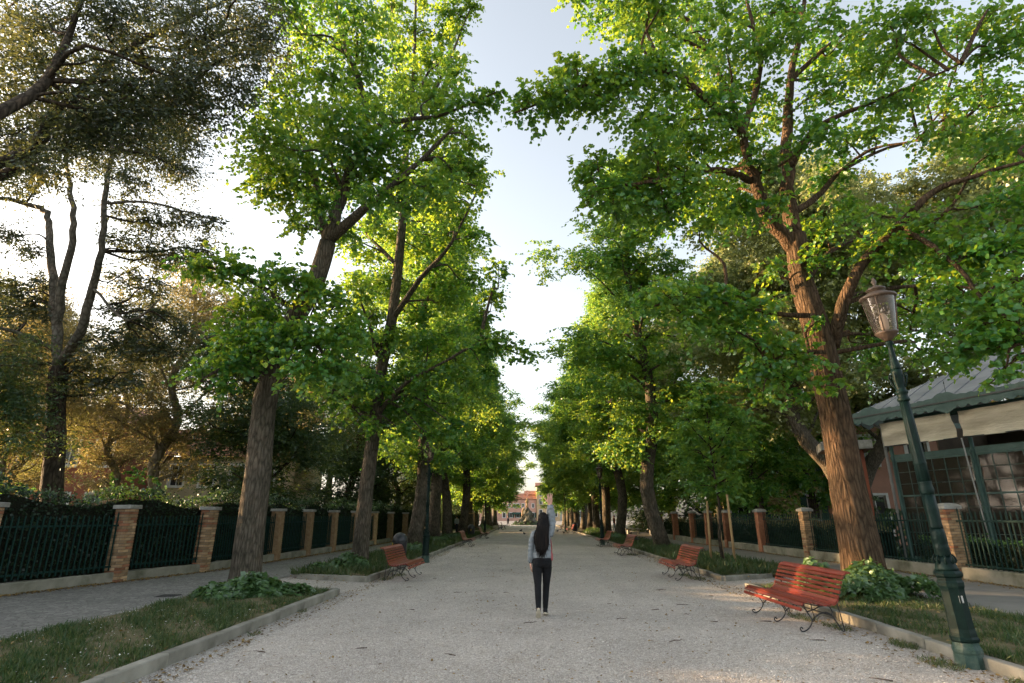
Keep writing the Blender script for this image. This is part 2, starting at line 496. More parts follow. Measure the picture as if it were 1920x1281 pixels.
def brick_set(mats):
    ms = []
    for m in mats:
        for q in range(3):
            mb = MB(); j = rg.uniform(-.004, .004, 3)
            mb.box(-.126+j[0], .126-j[1], -.058, .058+j[2], -.031, .031, bev=.005)
            ms.append(mb.mesh('brick', m))
    return ms
BR = brick_set([MT['brick'], MT['brick'], MT['brick_red']])

def pillar(x, y, label, near, group, side, h=1.86, w=.38):
    t = empty('brick_pillar', (x, y, 0), 0, label, 'pillar', group)
    t.rotation_euler = (float(rg.normal(0, .008)), float(rg.normal(0, .012)), float(rg.normal(0, .03)))
    course = .0735
    n = int(h/course)
    if near:
        MB().box(-w/2+.014, w/2-.014, -w/2+.014, w/2-.014, -.05, n*course, 0).build('mortar_core', MT['mortar'], t)
        o = w/2-.0585
        for i in range(n):
            z = i*course+.036
            q = i % 2
            for k in range(4):
                a = k*math.pi/2
                s = .064 if q else -.064
                lx, ly = s, -o
                px = lx*math.cos(a)-ly*math.sin(a); py = lx*math.sin(a)+ly*math.cos(a)
                red = rg.random() < (.45 if i in (n-2, n-4) else .16)
                me = BR[6+int(rg.integers(3))] if red else BR[int(rg.integers(6))]
                inst('brick', me, t, (px+float(rg.normal(0, .0025)), py+float(rg.normal(0, .0025)), z), (0, 0, a+float(rg.normal(0, .008))))
    else:
        mb = MB()
        for i in range(n):
            z = i*course
            k = float(rg.uniform(-.004, .004))
            mb.box(-w/2-k, w/2+k, -w/2-k, w/2+k, z+.006, z+course-.004, bev=.004)
        mb.box(-w/2+.014, w/2-.014, -w/2+.014, w/2-.014, -.05, n*course-.002)
        mb.build('brickwork', MT['brick_red'] if side > 0 else MT['brick'], t, kind='stuff')
    mb = MB(); cw = w/2+.055
    mb.box(-cw, cw, -cw, cw, n*course+.001, n*course+.10, bev=.014)
    if side > 0:
        mb.lathe([(cw*1.30, n*course+.101), (cw*.9, n*course+.15), (cw*.3, n*course+.17)], 4, phase=math.pi/4, smooth=False)
    mb.build('cap', MT['capstone'], t)
    return t

picket_m = None
def fence(y0, y1, side, label, group, top=1.62, dense=.135):
    x0, x1 = wall_x(side, y0), wall_x(side, y1)
    d = Vector((x1-x0, y1-y0, 0)); L = d.length-.40
    ang = math.atan2(d.y, d.x)
    u = d.normalized()
    t = empty('iron_fence', (x0+u.x*.2, y0+u.y*.2, 0), ang, label, 'fence', group)
    global picket_m
    if picket_m is None:
        mb = MB()
        s = .0125
        mb.box(-s, s, -s, s, 0, 1.0)
        mb.add([(-s, -s, 1), (s, -s, 1), (s, s, 1), (-s, s, 1), (0, 0, 1.045)], [(0, 1, 4), (1, 2, 4), (2, 3, 4), (3, 0, 4)])
        picket_m = mb.mesh('picket', MT['green_iron'])
    zb = .30
    for z in (zb+.10, top-.20):
        MB().box(0, L, -.008, .008, z-.02, z+.02).build('rail', MT['green_iron'], t)
    n = int(L/dense)
    for i in range(n):
        x = (i+.5)*L/n
        end = i in (0, n-1)
        inst('picket', picket_m, t, (x, -.024, zb), (float(rg.normal(0, .006)), float(rg.normal(0, .006)), 0), (1.15, 1.0, (top-zb)*(1.07 if end else 1.0+float(rg.normal(0, .008)))))
    return t

LP = [9.4, 12.3, 15.66, 18.49, 20.8, 23.1, 25.9, 28.9, 32.3, 36.0, 40.2, 45, 50]
RP = [13.6, 16.95, 20.9, 24.83, 29.1, 33.46, 36.5, 39.4, 44, 49]
ordn = ['first', 'second', 'third', 'fourth', 'fifth', 'sixth', 'seventh', 'eighth', 'ninth', 'tenth', 'eleventh', 'twelfth', 'thirteenth']
lab_l = {0: None, 1: 'brick pillar with stone cap cut off by the left edge of the picture', 2: 'pale brick pillar with stone cap, largest one on the left pavement',
         3: 'pale brick pillar beside the big leaning trunk, next after the largest left one', 4: 'pale brick pillar mostly hidden behind the big leaning left trunk'}
for i, y in enumerate(LP):
    if i == 0: continue
    lb = lab_l.get(i) or f'{ordn[i-1]} brick pillar of the left boundary, counted from the near end'
    pillar(wall_x(-1, y), y, lb, i in (1, 2, 3), 'brick pillars of the left boundary', -1)
for i, y in enumerate(RP):
    if i == 0: continue
    lb = {1: 'brick pillar half hidden behind the tall near street lamp', 3: 'sunlit brick pillar with pale cap left of the big right trunk',
          2: 'brick pillar hidden behind the big right trunk'}.get(i) or f'{ordn[i-2]} brick pillar of the right boundary, counted from the near end'
    if i == 2: continue
    pillar(wall_x(1, y), y, lb, i in (1, 3), 'brick pillars of the right boundary', 1)
for i in range(len(LP)-1):
    if i >= 9: break
    fence(LP[i], LP[i+1], -1, f'{ordn[i]} dark green iron fence panel of the left boundary, counted from the near end', 'iron fence panels on the left')
prev = [y for j, y in enumerate(RP) if j != 2]
prev = [9.6]+prev
for i in range(len(prev)-1):
    if i >= 7: break
    fence(prev[i], prev[i+1], 1, f'{ordn[i]} dark green iron fence panel of the right boundary, counted from the near end', 'iron fence panels on the right', top=1.72, dense=.15)

def plinth(side, ys, h, w, label):
    mb = MB()
    vs = []; fs = []
    yy = np.arange(ys[0], ys[1]+.1, .5)
    for y in yy:
        x = wall_x(side, y)
        j = rg.normal(0, .008, 4)
        for (dx, z) in ((-w/2, -.05), (-w/2+j[0], h-.02+j[2]), (-w/2+.02, h+j[2]), (w/2-.02, h+j[3]), (w/2+j[1], h-.02+j[3]), (w/2, -.05)):
            vs.append((x+dx, y, z))
    for i in range(len(yy)-1):
        for k in range(5):
            fs.append((i*6+k, i*6+k+1, i*6+7+k, i*6+6+k))
    fs.append((0, 1, 2, 3, 4, 5))
    mb.add(vs, [tuple(reversed(f)) for f in fs])
    o = mb.build('low_wall', MT['plinth'])
    tag(o, label, 'wall')
plinth(-1, (4, 52), .25, .24, 'low mossy concrete wall under the left iron fence')
plinth(1, (6, 52), .33, .26, 'low rough stone wall under the right iron fence')
# ================================================================ trees
HEX = np.array([(0, 0, 0), (.38, .08, .05), (.46, .48, .07), (0, 1, -.06), (-.46, .48, .07), (-.38, .08, .05)])      # heart-shaped, folded on the midrib
HEXF = [(0, 1, 2, 3), (0, 3, 4, 5)]
DIA = np.array([(0, 0, 0), (.44, .42, .08), (0, 1, -.05), (-.44, .42, .08)])
DIAF = [(0, 1, 2, 3)]
BLD = np.array([(-.05, 0, 0), (.05, 0, 0), (.03, .6, .06), (0, 1, .22)])
NAR = np.array([(0, 0, 0), (.22, .45, .04), (0, 1, -.03), (-.22, .45, .04)])

def nrm(a):
    return a/np.maximum(np.linalg.norm(a, axis=-1, keepdims=True), 1e-9)

def leaf_mesh(name, pos, axis, normal, size, mat, shape='dia', var=None, rng=None):
    T, F = {'hex': (HEX, HEXF), 'dia': (DIA, DIAF), 'nar': (NAR, DIAF), 'blade': (BLD, DIAF)}[shape]
    n = len(pos)
    a = nrm(axis)
    nn = nrm(normal-a*np.sum(normal*a, -1, keepdims=True))
    b = np.cross(a, nn)
    s = size[:, None, None]
    V = pos[:, None]+s*(T[None, :, 0:1]*b[:, None]+T[None, :, 1:2]*a[:, None]+T[None, :, 2:3]*nn[:, None])
    k = len(T)
    V = V.reshape(-1, 3).astype(np.float32)
    nf = len(F)
    loops = (np.arange(n)[:, None, None]*k+np.array(F)[None]).reshape(-1).astype(np.int32)
    me = bpy.data.meshes.new(name)
    me.vertices.add(len(V)); me.vertices.foreach_set('co', V.ravel())
    me.loops.add(len(loops)); me.loops.foreach_set('vertex_index', loops)
    me.polygons.add(n*nf); me.polygons.foreach_set('loop_start', np.arange(0, 4*n*nf, 4, dtype=np.int32))
    me.update(calc_edges=True)
    if var is None: var = np.random.default_rng(1).random(n)
    at = me.attributes.new('var', 'FLOAT', 'POINT')
    at.data.foreach_set('value', np.repeat(var, k).astype(np.float32))
    me.materials.append(mat)
    return me

def clump(rng, c, r, n, flat=.6, droop=.3, up=1.0, jit=.45):
    """a leafy spray: short shoots leave the middle of the clump, leaves sit along both sides of each"""
    k = 9
    nt_ = max(4, n//k)
    az = rng.uniform(0, 2*np.pi, nt_); el = rng.normal(.05, .5, nt_)
    d = np.stack([np.cos(az)*np.cos(el), np.sin(az)*np.cos(el), np.sin(el)], -1)
    st = rng.normal(0, .28*r, (nt_, 3))
    L = r*rng.uniform(.5, 1.08, nt_)
    t = .12+.88*(np.arange(k)[None]+rng.random((nt_, k)))/k
    p = st[:, None]+d[:, None]*(L[:, None]*t)[..., None]
    p[..., 2] -= droop*L[:, None]*t**2
    p[..., 2] *= flat
    side = nrm(np.cross(d, [0, 0, 1.0]))
    sg = np.where(np.arange(k) % 2, 1, -1)[None, :, None]
    ax = d[:, None]*.6+side[:, None]*sg*.75+np.array([0, 0, -.45])+rng.normal(0, .3, (nt_, k, 3))
    no = np.array([0, 0, up])+rng.normal(0, jit, (nt_, k, 3))+d[:, None]*.25
    return (p+np.array(c)).reshape(-1, 3), ax.reshape(-1, 3), no.reshape(-1, 3)

def foliage(name, clumps, base, mat, seed, dens, lsize, shape='dia', flat=.6, droop=.3, parent=None, up=1.0, jit=.45):
    rng = np.random.default_rng(seed)
    P, A, Nn, Vv = [], [], [], []
    for (x, y, z, r) in clumps:
        n = int(dens*(r/.85)**2.2)
        p, a, nn = clump(rng, (x-base[0], y-base[1], z-base[2]), r, n, flat, droop, up, jit)
        P.append(p); A.append(a); Nn.append(nn)
        Vv.append(np.clip(rng.normal(rng.uniform(.25, .75), .22, len(p)), 0, 1))
    P = np.concatenate(P); A = np.concatenate(A); Nn = np.concatenate(Nn); Vv = np.concatenate(Vv)
    size = lsize*rng.uniform(.65, 1.25, len(P))
    me = leaf_mesh(name, P, A, Nn, size, mat, shape, Vv)
    if parent is None: return me
    o = bpy.data.objects.new(name, me)
    link(o, parent); o['kind'] = 'stuff'
    return o

def fbm(a, z, ph, k=3):
    return (math.sin(a*k+ph+z*.7)+.6*math.sin(a*(2*k-1)+1.7*ph-z*1.3)+.5*math.sin(a*(3*k+2)+z*2.1+ph*.6))

def trunk_tube(mb, pts, rad, seg=24, ph=0.0, amp=.03, sub=9, flare=True, butt=None):
    P = smoothpoly(pts, sub)
    n = len(P)
    rr = []
    for i in range(n):
        t = i/(n-1)*(len(rad)-1); j = min(int(t), len(rad)-2); rr.append(rad[j]+(rad[j+1]-rad[j])*(t-j))
    if flare:
        for i in range(n):
            h = P[i].z-P[0].z
            rr[i] *= 1+.22*math.exp(-h/.28)
    br_ = np.random.default_rng(int(ph*100)+7)
    burls = [(br_.uniform(0, 6.28), br_.uniform(.4, max(1, P[-1].z-P[0].z)), br_.uniform(.03, .09), br_.uniform(.1, .22)) for _ in range(9)]
    def nz(a, p, i):
        h = p.z-P[0].z
        bu = sum(am*math.exp(-((h-zz)/w)**2-((math.remainder(a-aa, 6.2832))/.5)**2) for aa, zz, am, w in burls)
        fl = .16*math.exp(-h/.35)*math.sin(a*5+ph) if flare else 0
        bump = .05*math.sin(p.z*2.3+ph)*math.cos(a-ph*2)
        return 1+amp*fbm(a, p.z*1.5, ph)+fl+bump+bu
    mb.tube(P, rr, seg, True, True, nz)
    return P, rr

def connect(limbpts, clumps, rng):
    """thin branches from the nearest lower limb point to each clump"""
    mb = MB()
    LP_ = np.array([tuple(p) for p in limbpts])
    for (x, y, z, r) in clumps:
        c = np.array((x, y, z))
        d = np.linalg.norm(LP_-c, axis=1)+np.maximum(0, LP_[:, 2]-z+.2)*1.5
        j = int(np.argmin(d)); a = LP_[j]
        L = np.linalg.norm(c-a)
        if L < .15: continue
        m1 = a+(c-a)*.4+rng.normal(0, .10*L, 3)+np.array([0, 0, .10*L])
        m2 = a+(c-a)*.75+rng.normal(0, .08*L, 3)+np.array([0, 0, .06*L])
        e = c+(c-a)/L*r*.5
        r0 = .018+.016*min(L, 3)
        mb.tube(smoothpoly([a, m1, m2, e], 3), list(np.linspace(r0, .008, 10)), 5, False, True)
        for q in range(3):
            s = a+(c-a)*rng.uniform(.6, 1.0)
            ee = s+nrm(rng.normal(0, 1, 3)*np.array([1, 1, .5]))*r*.8
            mb.tube([s, (s+ee)/2+np.array([0, 0, .06]), ee], [.011, .008, .004], 4, False, True)
    return mb

def hero_tree(name, label, spine, rad, limbs, lrad, clumps, bark, leafm, seed, dens, lsize, shape, cat='tree', group=None, flat=.85, droop=.45, up=.8, jit=.65, seg=30, limbmat=None):
    base = Vector(spine[0]); base.z = 0
    t = empty(name, base, 0, label, cat, group)
    rng = np.random.default_rng(seed)
    rel = lambda p: Vector(p)-base
    sp = [rel(p) for p in spine]; sp[0].z = -.1
    mb = MB()
    P, rr = trunk_tube(mb, sp, rad, seg, ph=seed*1.3)
    mb.build('trunk', bark, t)
    allp = []
    for l, (ra, rb) in zip(limbs, lrad):
        m = MB()
        q = smoothpoly([rel(p) for p in l], 4)
        wob = [0]+[float(rng.normal(0, .025)) for _ in q[2:]]+[0]
        q = [p+Vector((w, float(rng.normal(0, .02)), w*.5)) for p, w in zip(q, wob)]
        m.tube(q, list(np.linspace(ra, rb, len(q))), 12, True, True, lambda a, p, i: 1+.06*fbm(a, p.z, seed))
        m.build('limb', limbmat or bark, t)
        allp += q[2:]
    cl = [(x-base.x, y-base.y, z, r) for (x, y, z, r) in clumps]
    connect(allp+P[int(len(P)*.55):], cl, rng).build('branchlets', bark, t, kind='stuff')
    foliage('crown', cl, (0, 0, 0), leafm, seed, dens, lsize, shape, flat, droop, t, up, jit)
    return t
L1_SPINE=[(-6.75,14.3,0.01),(-6.76,14.3,2.13),(-6.8,14.3,3.84),(-6.73,14.3,5.03),(-6.35,14.3,6.61),(-5.88,14.3,7.74),(-5.62,14.3,9.04)]
L1_LIMBS=[[(-5.62,14.3,9.04),(-5.48,14.4,10.12),(-5.27,14.5,11.52),(-4.86,14.5,13.03),(-5.3,14.6,14.93),(-6.11,14.8,17.09),(-6.69,14.9,20.04)],[(-5.6,14.3,9.13),(-4.73,13.9,9.65),(-3.89,13.5,10.11),(-2.82,13.1,10.87),(-1.95,12.9,11.72)],[(-5.62,14.3,9.04),(-6.14,14.8,10.27),(-6.61,15.2,11.83),(-7.48,15.6,13.73),(-8.08,15.9,15.5)],[(-4.86,14.5,13.03),(-3.56,14.0,12.89),(-2.37,13.5,12.65),(-0.74,13.1,13.06)],[(-5.02,14.6,11.4),(-4.51,15.3,12.84),(-3.89,16.0,14.6),(-3.7,16.5,16.37)],[(-6.2,14.3,6.89),(-6.92,13.8,7.39),(-7.84,13.5,7.81),(-8.75,13.3,7.91)],[(-6.68,14.3,5.13),(-7.03,13.7,5.38),(-7.47,13.3,5.14),(-7.9,13.1,4.76)],[(-6.38,14.3,6.5),(-5.41,13.6,5.9),(-4.75,13.1,5.07)],[(-6.73,14.3,5.25),(-7.83,15.0,6.67),(-8.69,15.5,7.68)]]
L1_CL=[(-6.9,12.8,15.9,0.82),(-7.2,15.4,18.9,0.92),(-5.1,12.8,15.8,0.88),(-4.9,14.3,17.0,0.7),(-7.0,14.2,16.3,0.8),(-6.2,15.1,17.0,0.78),(-4.8,13.9,15.3,0.91),(-7.2,14.3,15.3,0.7),(-6.1,14.1,14.7,0.93),(-5.5,15.2,15.2,1.04),(-7.6,14.3,14.4,0.8),(-7.2,13.5,12.9,0.94),(-6.9,15.0,14.0,0.84),(-4.9,12.5,11.9,1.04),(-4.4,13.6,13.0,0.84),(-4.0,15.7,15.0,0.93),(-2.7,14.2,13.8,0.98),(-1.8,13.5,12.9,0.8),(-1.2,13.3,13.0,0.7),(-0.8,13.1,13.0,0.55),(-2.3,14.8,15.2,0.7),(-2.3,14.9,16.0,0.5),(-6.9,12.6,11.3,0.96),(-6.8,13.8,12.0,0.78),(-6.2,14.9,12.8,1.03),(-4.8,13.2,11.5,0.94),(-4.0,13.6,11.9,0.97),(-3.5,15.1,13.3,0.82),(-2.5,15.5,13.5,0.95),(-1.5,13.5,11.7,0.7),(-8.2,15.0,12.1,1.0),(-7.1,14.0,11.2,0.98),(-7.0,15.7,12.2,0.78),(-6.1,15.6,12.1,0.87),(-4.6,14.2,11.3,0.79),(-3.9,15.0,11.8,0.84),(-3.0,15.6,12.4,0.83),(-1.8,13.8,11.1,0.8),(-1.4,13.7,10.9,0.5),(-7.9,14.3,10.9,0.6),(-7.0,14.5,10.7,0.87),(-5.7,13.3,9.8,0.7),(-4.0,12.8,9.5,0.7),(-3.6,14.7,10.7,0.81),(-2.5,13.1,10.0,0.97),(-6.0,15.8,11.8,0.98),(-6.7,14.6,9.8,0.6),(-6.4,15.5,10.8,0.7),(-6.5,14.9,9.4,0.5),(-5.5,15.3,9.8,0.6),(-8.7,13.3,7.9,0.6),(-8.2,13.3,8.0,0.7),(-7.7,13.4,7.8,0.8),(-7.1,13.5,7.7,0.9),(-6.6,13.6,7.7,0.9),(-6.0,13.5,7.5,0.8),(-5.3,13.4,7.2,0.7),(-4.7,13.3,6.9,0.6),(-8.8,15.1,7.8,0.7),(-8.1,15.1,7.5,0.8),(-7.4,14.9,7.2,0.7),(-8.5,15.1,6.9,0.7),(-7.6,14.8,6.5,0.7),(-7.2,13.5,5.6,0.8),(-6.5,13.3,5.6,0.8),(-5.9,13.3,5.5,0.8),(-5.3,13.3,5.7,0.9),(-4.7,13.2,5.4,0.8),(-4.4,13.4,5.8,0.6),(-7.9,13.2,5.0,0.7),(-7.5,13.3,5.1,0.8),(-7.0,13.4,4.9,0.7),(-7.9,13.1,4.6,0.5),(-5.5,13.1,4.8,0.8),(-4.8,13.1,4.7,0.8),(-4.4,13.1,4.6,0.6),(-4.9,13.1,4.3,0.5),(-7.4,13.4,4.4,0.5),(-6.0,13.0,5.1,0.6),(-6.7,13.3,4.2,0.4)]
R1_SPINE=[(7.56,13.9,0.06),(7.52,13.9,1.27),(7.5,13.9,2.46),(7.47,13.9,3.98),(7.45,13.9,5.19),(7.39,13.9,6.17),(7.23,13.9,7.49),(7.23,13.9,8.89)]
R1_LIMBS=[[(7.22,13.9,8.81),(7.32,14.0,10.43),(7.63,14.2,12.34),(8.13,14.4,14.41),(8.81,14.6,16.45),(9.76,14.8,19.83)],[(7.19,13.9,8.42),(6.5,13.7,9.36),(6.12,13.4,10.4),(6.0,13.3,11.69),(6.88,13.6,14.29),(6.84,13.7,16.82)],[(6.05,13.3,11.51),(5.01,12.9,12.43),(4.12,12.6,13.07),(2.74,12.2,12.74),(1.3,11.9,12.08),(-0.26,11.6,11.11)],[(6.14,13.4,10.24),(5.1,13.0,10.32),(4.02,12.7,9.98),(2.72,12.4,9.57),(1.77,12.3,9.37)],[(7.7,13.9,5.74),(7.87,13.4,6.7),(8.21,13.0,7.53),(9.09,12.5,8.41),(9.71,12.1,9.03),(10.45,11.7,9.2),(11.37,11.3,9.33)],[(7.25,13.9,9.54),(8.26,14.4,10.32),(9.47,14.9,11.52),(11.3,15.5,12.66),(13.74,16.1,13.66)],[(7.39,14.0,10.95),(7.79,13.3,11.65),(8.58,12.8,11.92),(9.71,12.3,12.14),(11.01,11.9,12.58)],[(7.21,13.9,7.34),(8.61,14.7,8.8),(10.42,15.5,9.69),(12.15,16.2,9.85)],[(7.3,13.9,6.6),(6.08,13.3,6.4),(5.0,12.8,6.5),(3.88,12.4,6.49),(2.81,12.1,6.19)],[(7.41,13.9,5.6),(6.46,13.3,5.44),(5.65,13.0,5.1)],[(9.09,12.5,8.41),(9.2,11.6,7.12),(9.27,10.9,5.84),(9.33,10.3,4.75)],[(6.0,13.3,11.69),(5.9,14.4,15.07),(5.49,15.1,17.51),(4.46,15.5,19.4)],[(8.13,14.4,14.41),(9.88,14.8,16.19),(12.03,15.3,17.99)]]
R1_CL=[(-0.3,11.6,11.1,0.5),(0.1,11.6,11.4,0.7),(0.5,11.7,11.8,0.7),(0.9,11.7,11.6,0.75),(1.4,11.9,12.3,0.8),(1.4,11.9,11.6,0.5),(1.9,12.0,12.4,0.85),(2.0,12.0,11.7,0.5),(2.5,12.1,12.9,0.85),(2.6,12.1,12.2,0.6),(3.1,12.3,13.0,0.9),(3.8,12.5,13.3,0.9),(3.9,12.5,12.6,0.7),(1.1,11.9,12.8,0.5),(1.8,12.3,12.0,0.5),(1.8,14.9,18.4,0.7),(2.6,14.9,17.8,0.8),(3.3,14.2,16.5,1.03),(3.2,12.7,15.8,1.01),(3.9,12.6,15.5,1.04),(4.4,14.4,16.4,0.93),(6.0,15.8,18.7,0.99),(5.6,15.1,16.6,0.77),(5.8,13.4,16.1,0.78),(5.6,12.7,14.2,0.81),(7.7,15.3,17.9,0.79),(6.6,13.1,14.4,0.9),(8.7,15.3,18.1,1.04),(5.3,14.7,15.0,0.81),(5.9,14.1,14.2,0.96),(3.2,13.1,12.2,0.6),(3.0,12.1,10.8,0.95),(4.0,13.4,12.2,0.93),(4.4,14.6,12.2,0.95),(5.1,14.0,13.0,0.92),(4.5,12.7,11.1,0.9),(5.2,12.4,11.7,0.89),(5.9,14.0,11.9,0.98),(3.1,13.1,10.9,0.6),(3.9,13.5,10.8,0.76),(6.9,14.0,13.7,0.81),(7.5,14.9,13.2,0.87),(1.7,12.4,9.8,0.7),(2.2,12.4,9.5,0.8),(1.6,12.3,9.1,0.6),(2.2,12.4,8.9,0.7),(3.0,13.4,10.2,1.02),(3.0,13.5,9.5,0.85),(3.6,13.3,10.0,0.89),(3.5,12.7,9.0,0.8),(4.1,12.3,9.5,0.91),(5.2,15.6,10.8,0.92),(5.8,14.9,11.0,1.03),(6.0,15.3,10.5,0.97),(5.7,13.1,9.3,0.7),(4.6,12.9,8.7,0.6),(1.8,12.6,10.4,0.6),(9.7,15.2,16.1,1.0),(7.5,12.9,14.7,0.89),(8.9,13.3,15.7,0.83),(10.3,14.2,15.8,0.85),(10.2,14.4,14.7,0.92),(9.8,12.3,14.4,0.88),(10.5,13.5,14.3,0.96),(10.6,12.3,14.5,0.8),(11.9,14.0,14.9,0.87),(13.6,14.6,16.3,0.85),(11.6,12.7,13.1,1.03),(13.0,12.9,15.1,0.79),(13.0,13.0,14.0,0.85),(13.7,12.8,14.5,0.91),(16.3,15.6,15.8,0.79),(8.6,13.6,13.3,0.95),(10.8,15.4,14.4,1.05),(9.5,12.5,12.1,0.91),(12.9,15.4,14.8,0.77),(12.9,14.3,13.6,0.8),(14.5,15.0,14.2,1.03),(14.3,14.1,13.0,0.75),(7.3,12.2,10.8,0.87),(9.9,15.3,12.9,0.82),(10.5,14.6,12.8,0.87),(10.1,13.0,11.5,0.96),(11.1,13.1,11.4,0.86),(9.1,14.9,11.3,0.8),(10.5,15.4,12.2,0.7),(11.7,15.4,12.4,0.7),(13.8,15.0,12.6,0.9),(14.4,15.0,12.1,0.9),(12.6,12.5,10.8,0.88),(8.3,14.5,9.5,0.8),(9.5,15.1,10.4,0.7),(6.3,13.1,10.7,0.7),(6.5,13.0,9.3,0.6),(7.4,13.4,8.0,0.6),(8.6,12.9,7.9,0.8),(9.0,12.5,8.0,0.8),(9.5,12.3,8.2,0.9),(9.9,11.9,8.2,0.9),(10.4,11.7,8.4,0.9),(10.8,11.5,8.4,0.9),(11.1,15.4,8.6,0.8),(11.8,15.7,8.4,0.9),(9.6,11.9,7.3,0.9),(9.8,11.5,7.2,0.9),(10.2,11.3,7.1,0.9),(8.8,12.9,8.9,0.6),(9.9,14.9,7.4,0.7),(10.8,15.4,7.1,0.8),(11.7,15.7,7.0,0.8),(9.4,11.9,6.2,0.8),(9.1,14.7,6.7,0.7),(9.3,14.7,6.0,0.8),(9.4,10.9,5.8,0.8),(9.9,10.9,6.2,0.8),(9.4,10.5,5.2,0.7),(9.0,10.5,4.8,0.6),(8.8,10.9,4.8,0.5),(8.6,11.1,4.8,0.5),(9.0,10.4,4.3,0.45),(8.7,10.5,4.1,0.3),(9.1,10.9,5.3,0.6),(11.9,15.7,5.8,0.6),(11.3,15.7,6.1,0.7),(2.7,12.1,6.2,0.6),(3.2,12.2,6.5,0.7),(3.7,12.3,6.6,0.8),(4.3,12.5,6.5,0.8),(4.8,12.7,6.5,0.8),(5.4,12.9,6.3,0.7),(3.7,12.4,6.0,0.6),(4.4,12.6,5.9,0.7),(5.0,12.8,5.8,0.6),(5.7,13.0,5.5,0.7),(5.3,12.9,4.9,0.6),(6.1,13.1,5.6,0.6),(6.0,13.0,4.8,0.7),(6.5,13.0,5.2,0.6),(7.1,13.1,6.2,0.4),(7.0,12.9,4.6,0.45),(6.3,13.0,4.3,0.4),(5.4,12.9,4.3,0.4),(6.2,13.4,7.7,0.5),(6.0,13.1,6.7,0.5)]
L2_SPINE=[(-5.87,20.75,-0.02),(-5.8,20.75,2.34),(-5.67,20.75,4.82),(-5.55,20.75,7.05),(-5.28,20.75,8.99),(-5.18,20.75,11.27),(-5.11,20.75,13.69),(-5.15,20.75,16.8),(-5.08,20.95,20.65),(-5.28,21.15,26.24)]
L2_LIMBS=[[(-5.55,20.75,7.05),(-5.99,19.95,8.72),(-6.4,19.35,9.77)],[(-5.28,20.75,8.99),(-4.05,19.95,10.44),(-2.76,19.25,11.65),(-1.66,18.95,14.22)],[(-5.18,20.75,11.27),(-6.79,21.65,13.2),(-8.11,22.35,15.2)],[(-5.11,20.75,13.69),(-4.37,21.55,15.99),(-3.07,22.15,17.78)],[(-5.15,20.75,16.8),(-3.63,20.25,20.27),(-2.37,19.95,23.82)],[(-5.64,20.75,5.21),(-4.41,19.85,6.22),(-2.99,19.25,6.84),(-1.65,18.85,7.5)],[(-5.67,20.75,4.82),(-6.71,19.85,5.84),(-7.41,19.45,6.53)],[(-5.08,20.75,19.02),(-6.11,21.35,21.95),(-6.53,21.65,25.49)]]
L2_CL=[(-6.6,22.2,26.5,0.92),(-5.3,22.6,27.2,0.75),(-3.5,20.1,23.7,0.98),(-2.5,20.0,23.8,0.7),(-6.6,21.5,24.3,0.92),(-5.2,21.4,23.9,1.01),(-3.9,21.5,23.6,0.91),(-3.0,20.2,22.8,0.7),(-5.8,21.0,22.2,0.95),(-4.3,20.0,21.0,0.95),(-3.4,20.2,20.8,0.7),(-5.3,21.2,20.9,0.99),(-4.1,20.7,19.8,0.76),(-5.9,20.9,20.3,1.01),(-6.5,21.3,13.5,0.94),(-7.2,20.3,12.3,0.86),(-6.7,21.6,12.2,0.77),(-5.8,22.2,13.5,1.01),(-4.7,22.6,14.8,0.79),(-3.0,19.2,13.2,1.02),(-2.3,20.4,14.7,0.83),(-1.7,19.0,14.2,0.6),(-2.8,20.3,15.9,0.95),(-3.5,19.4,14.3,0.9),(-5.9,21.4,10.9,0.97),(-6.1,18.8,9.5,0.99),(-7.0,20.5,9.1,0.88),(-6.1,21.0,9.3,0.83),(-5.2,22.3,11.0,0.81),(-3.8,20.9,11.3,0.8),(-3.0,21.2,12.7,1.02),(-4.6,22.3,12.7,0.79),(-2.9,21.2,13.7,1.02),(-6.8,19.6,7.8,0.87),(-6.6,21.6,8.2,0.97),(-5.1,20.6,8.1,0.94),(-4.3,21.4,9.4,0.86),(-3.2,21.4,10.1,0.92),(-2.4,21.5,11.1,0.9),(-3.8,20.1,7.9,0.88),(-3.1,22.4,9.1,0.81),(-1.7,19.3,8.5,0.75),(-1.3,19.2,9.3,0.7),(-8.0,22.2,7.4,1.05),(-6.3,19.7,6.4,0.83),(-5.5,19.5,6.2,0.93),(-4.6,20.7,6.8,1.0),(-3.4,19.6,6.5,1.01),(-2.6,20.6,7.2,0.99),(-1.5,18.8,7.3,0.8),(-0.9,18.8,7.5,0.7),(-0.1,18.6,6.9,0.6),(-7.8,22.0,6.3,1.02),(-6.4,20.7,5.6,0.93),(-5.0,21.0,5.7,0.81),(-4.0,20.8,5.4,1.03),(-3.2,22.4,6.1,0.76),(-2.3,21.4,6.6,0.85),(-7.4,19.4,6.3,0.7),(-4.3,19.8,4.5,0.6),(-3.3,19.8,4.3,0.6),(-2.6,19.6,4.6,0.7),(-5.4,19.8,4.7,0.6),(-1.3,19.0,6.4,0.6),(-4.3,19.3,14.0,0.79),(-5.8,21.9,14.9,1.04),(-2.0,19.8,12.1,0.7),(-1.1,19.2,10.5,0.6)]
OA_SPINE=[(-14.45,18.0,0.0),(-14.96,18.0,2.26),(-15.39,18.0,4.44),(-15.76,18.0,6.42)]
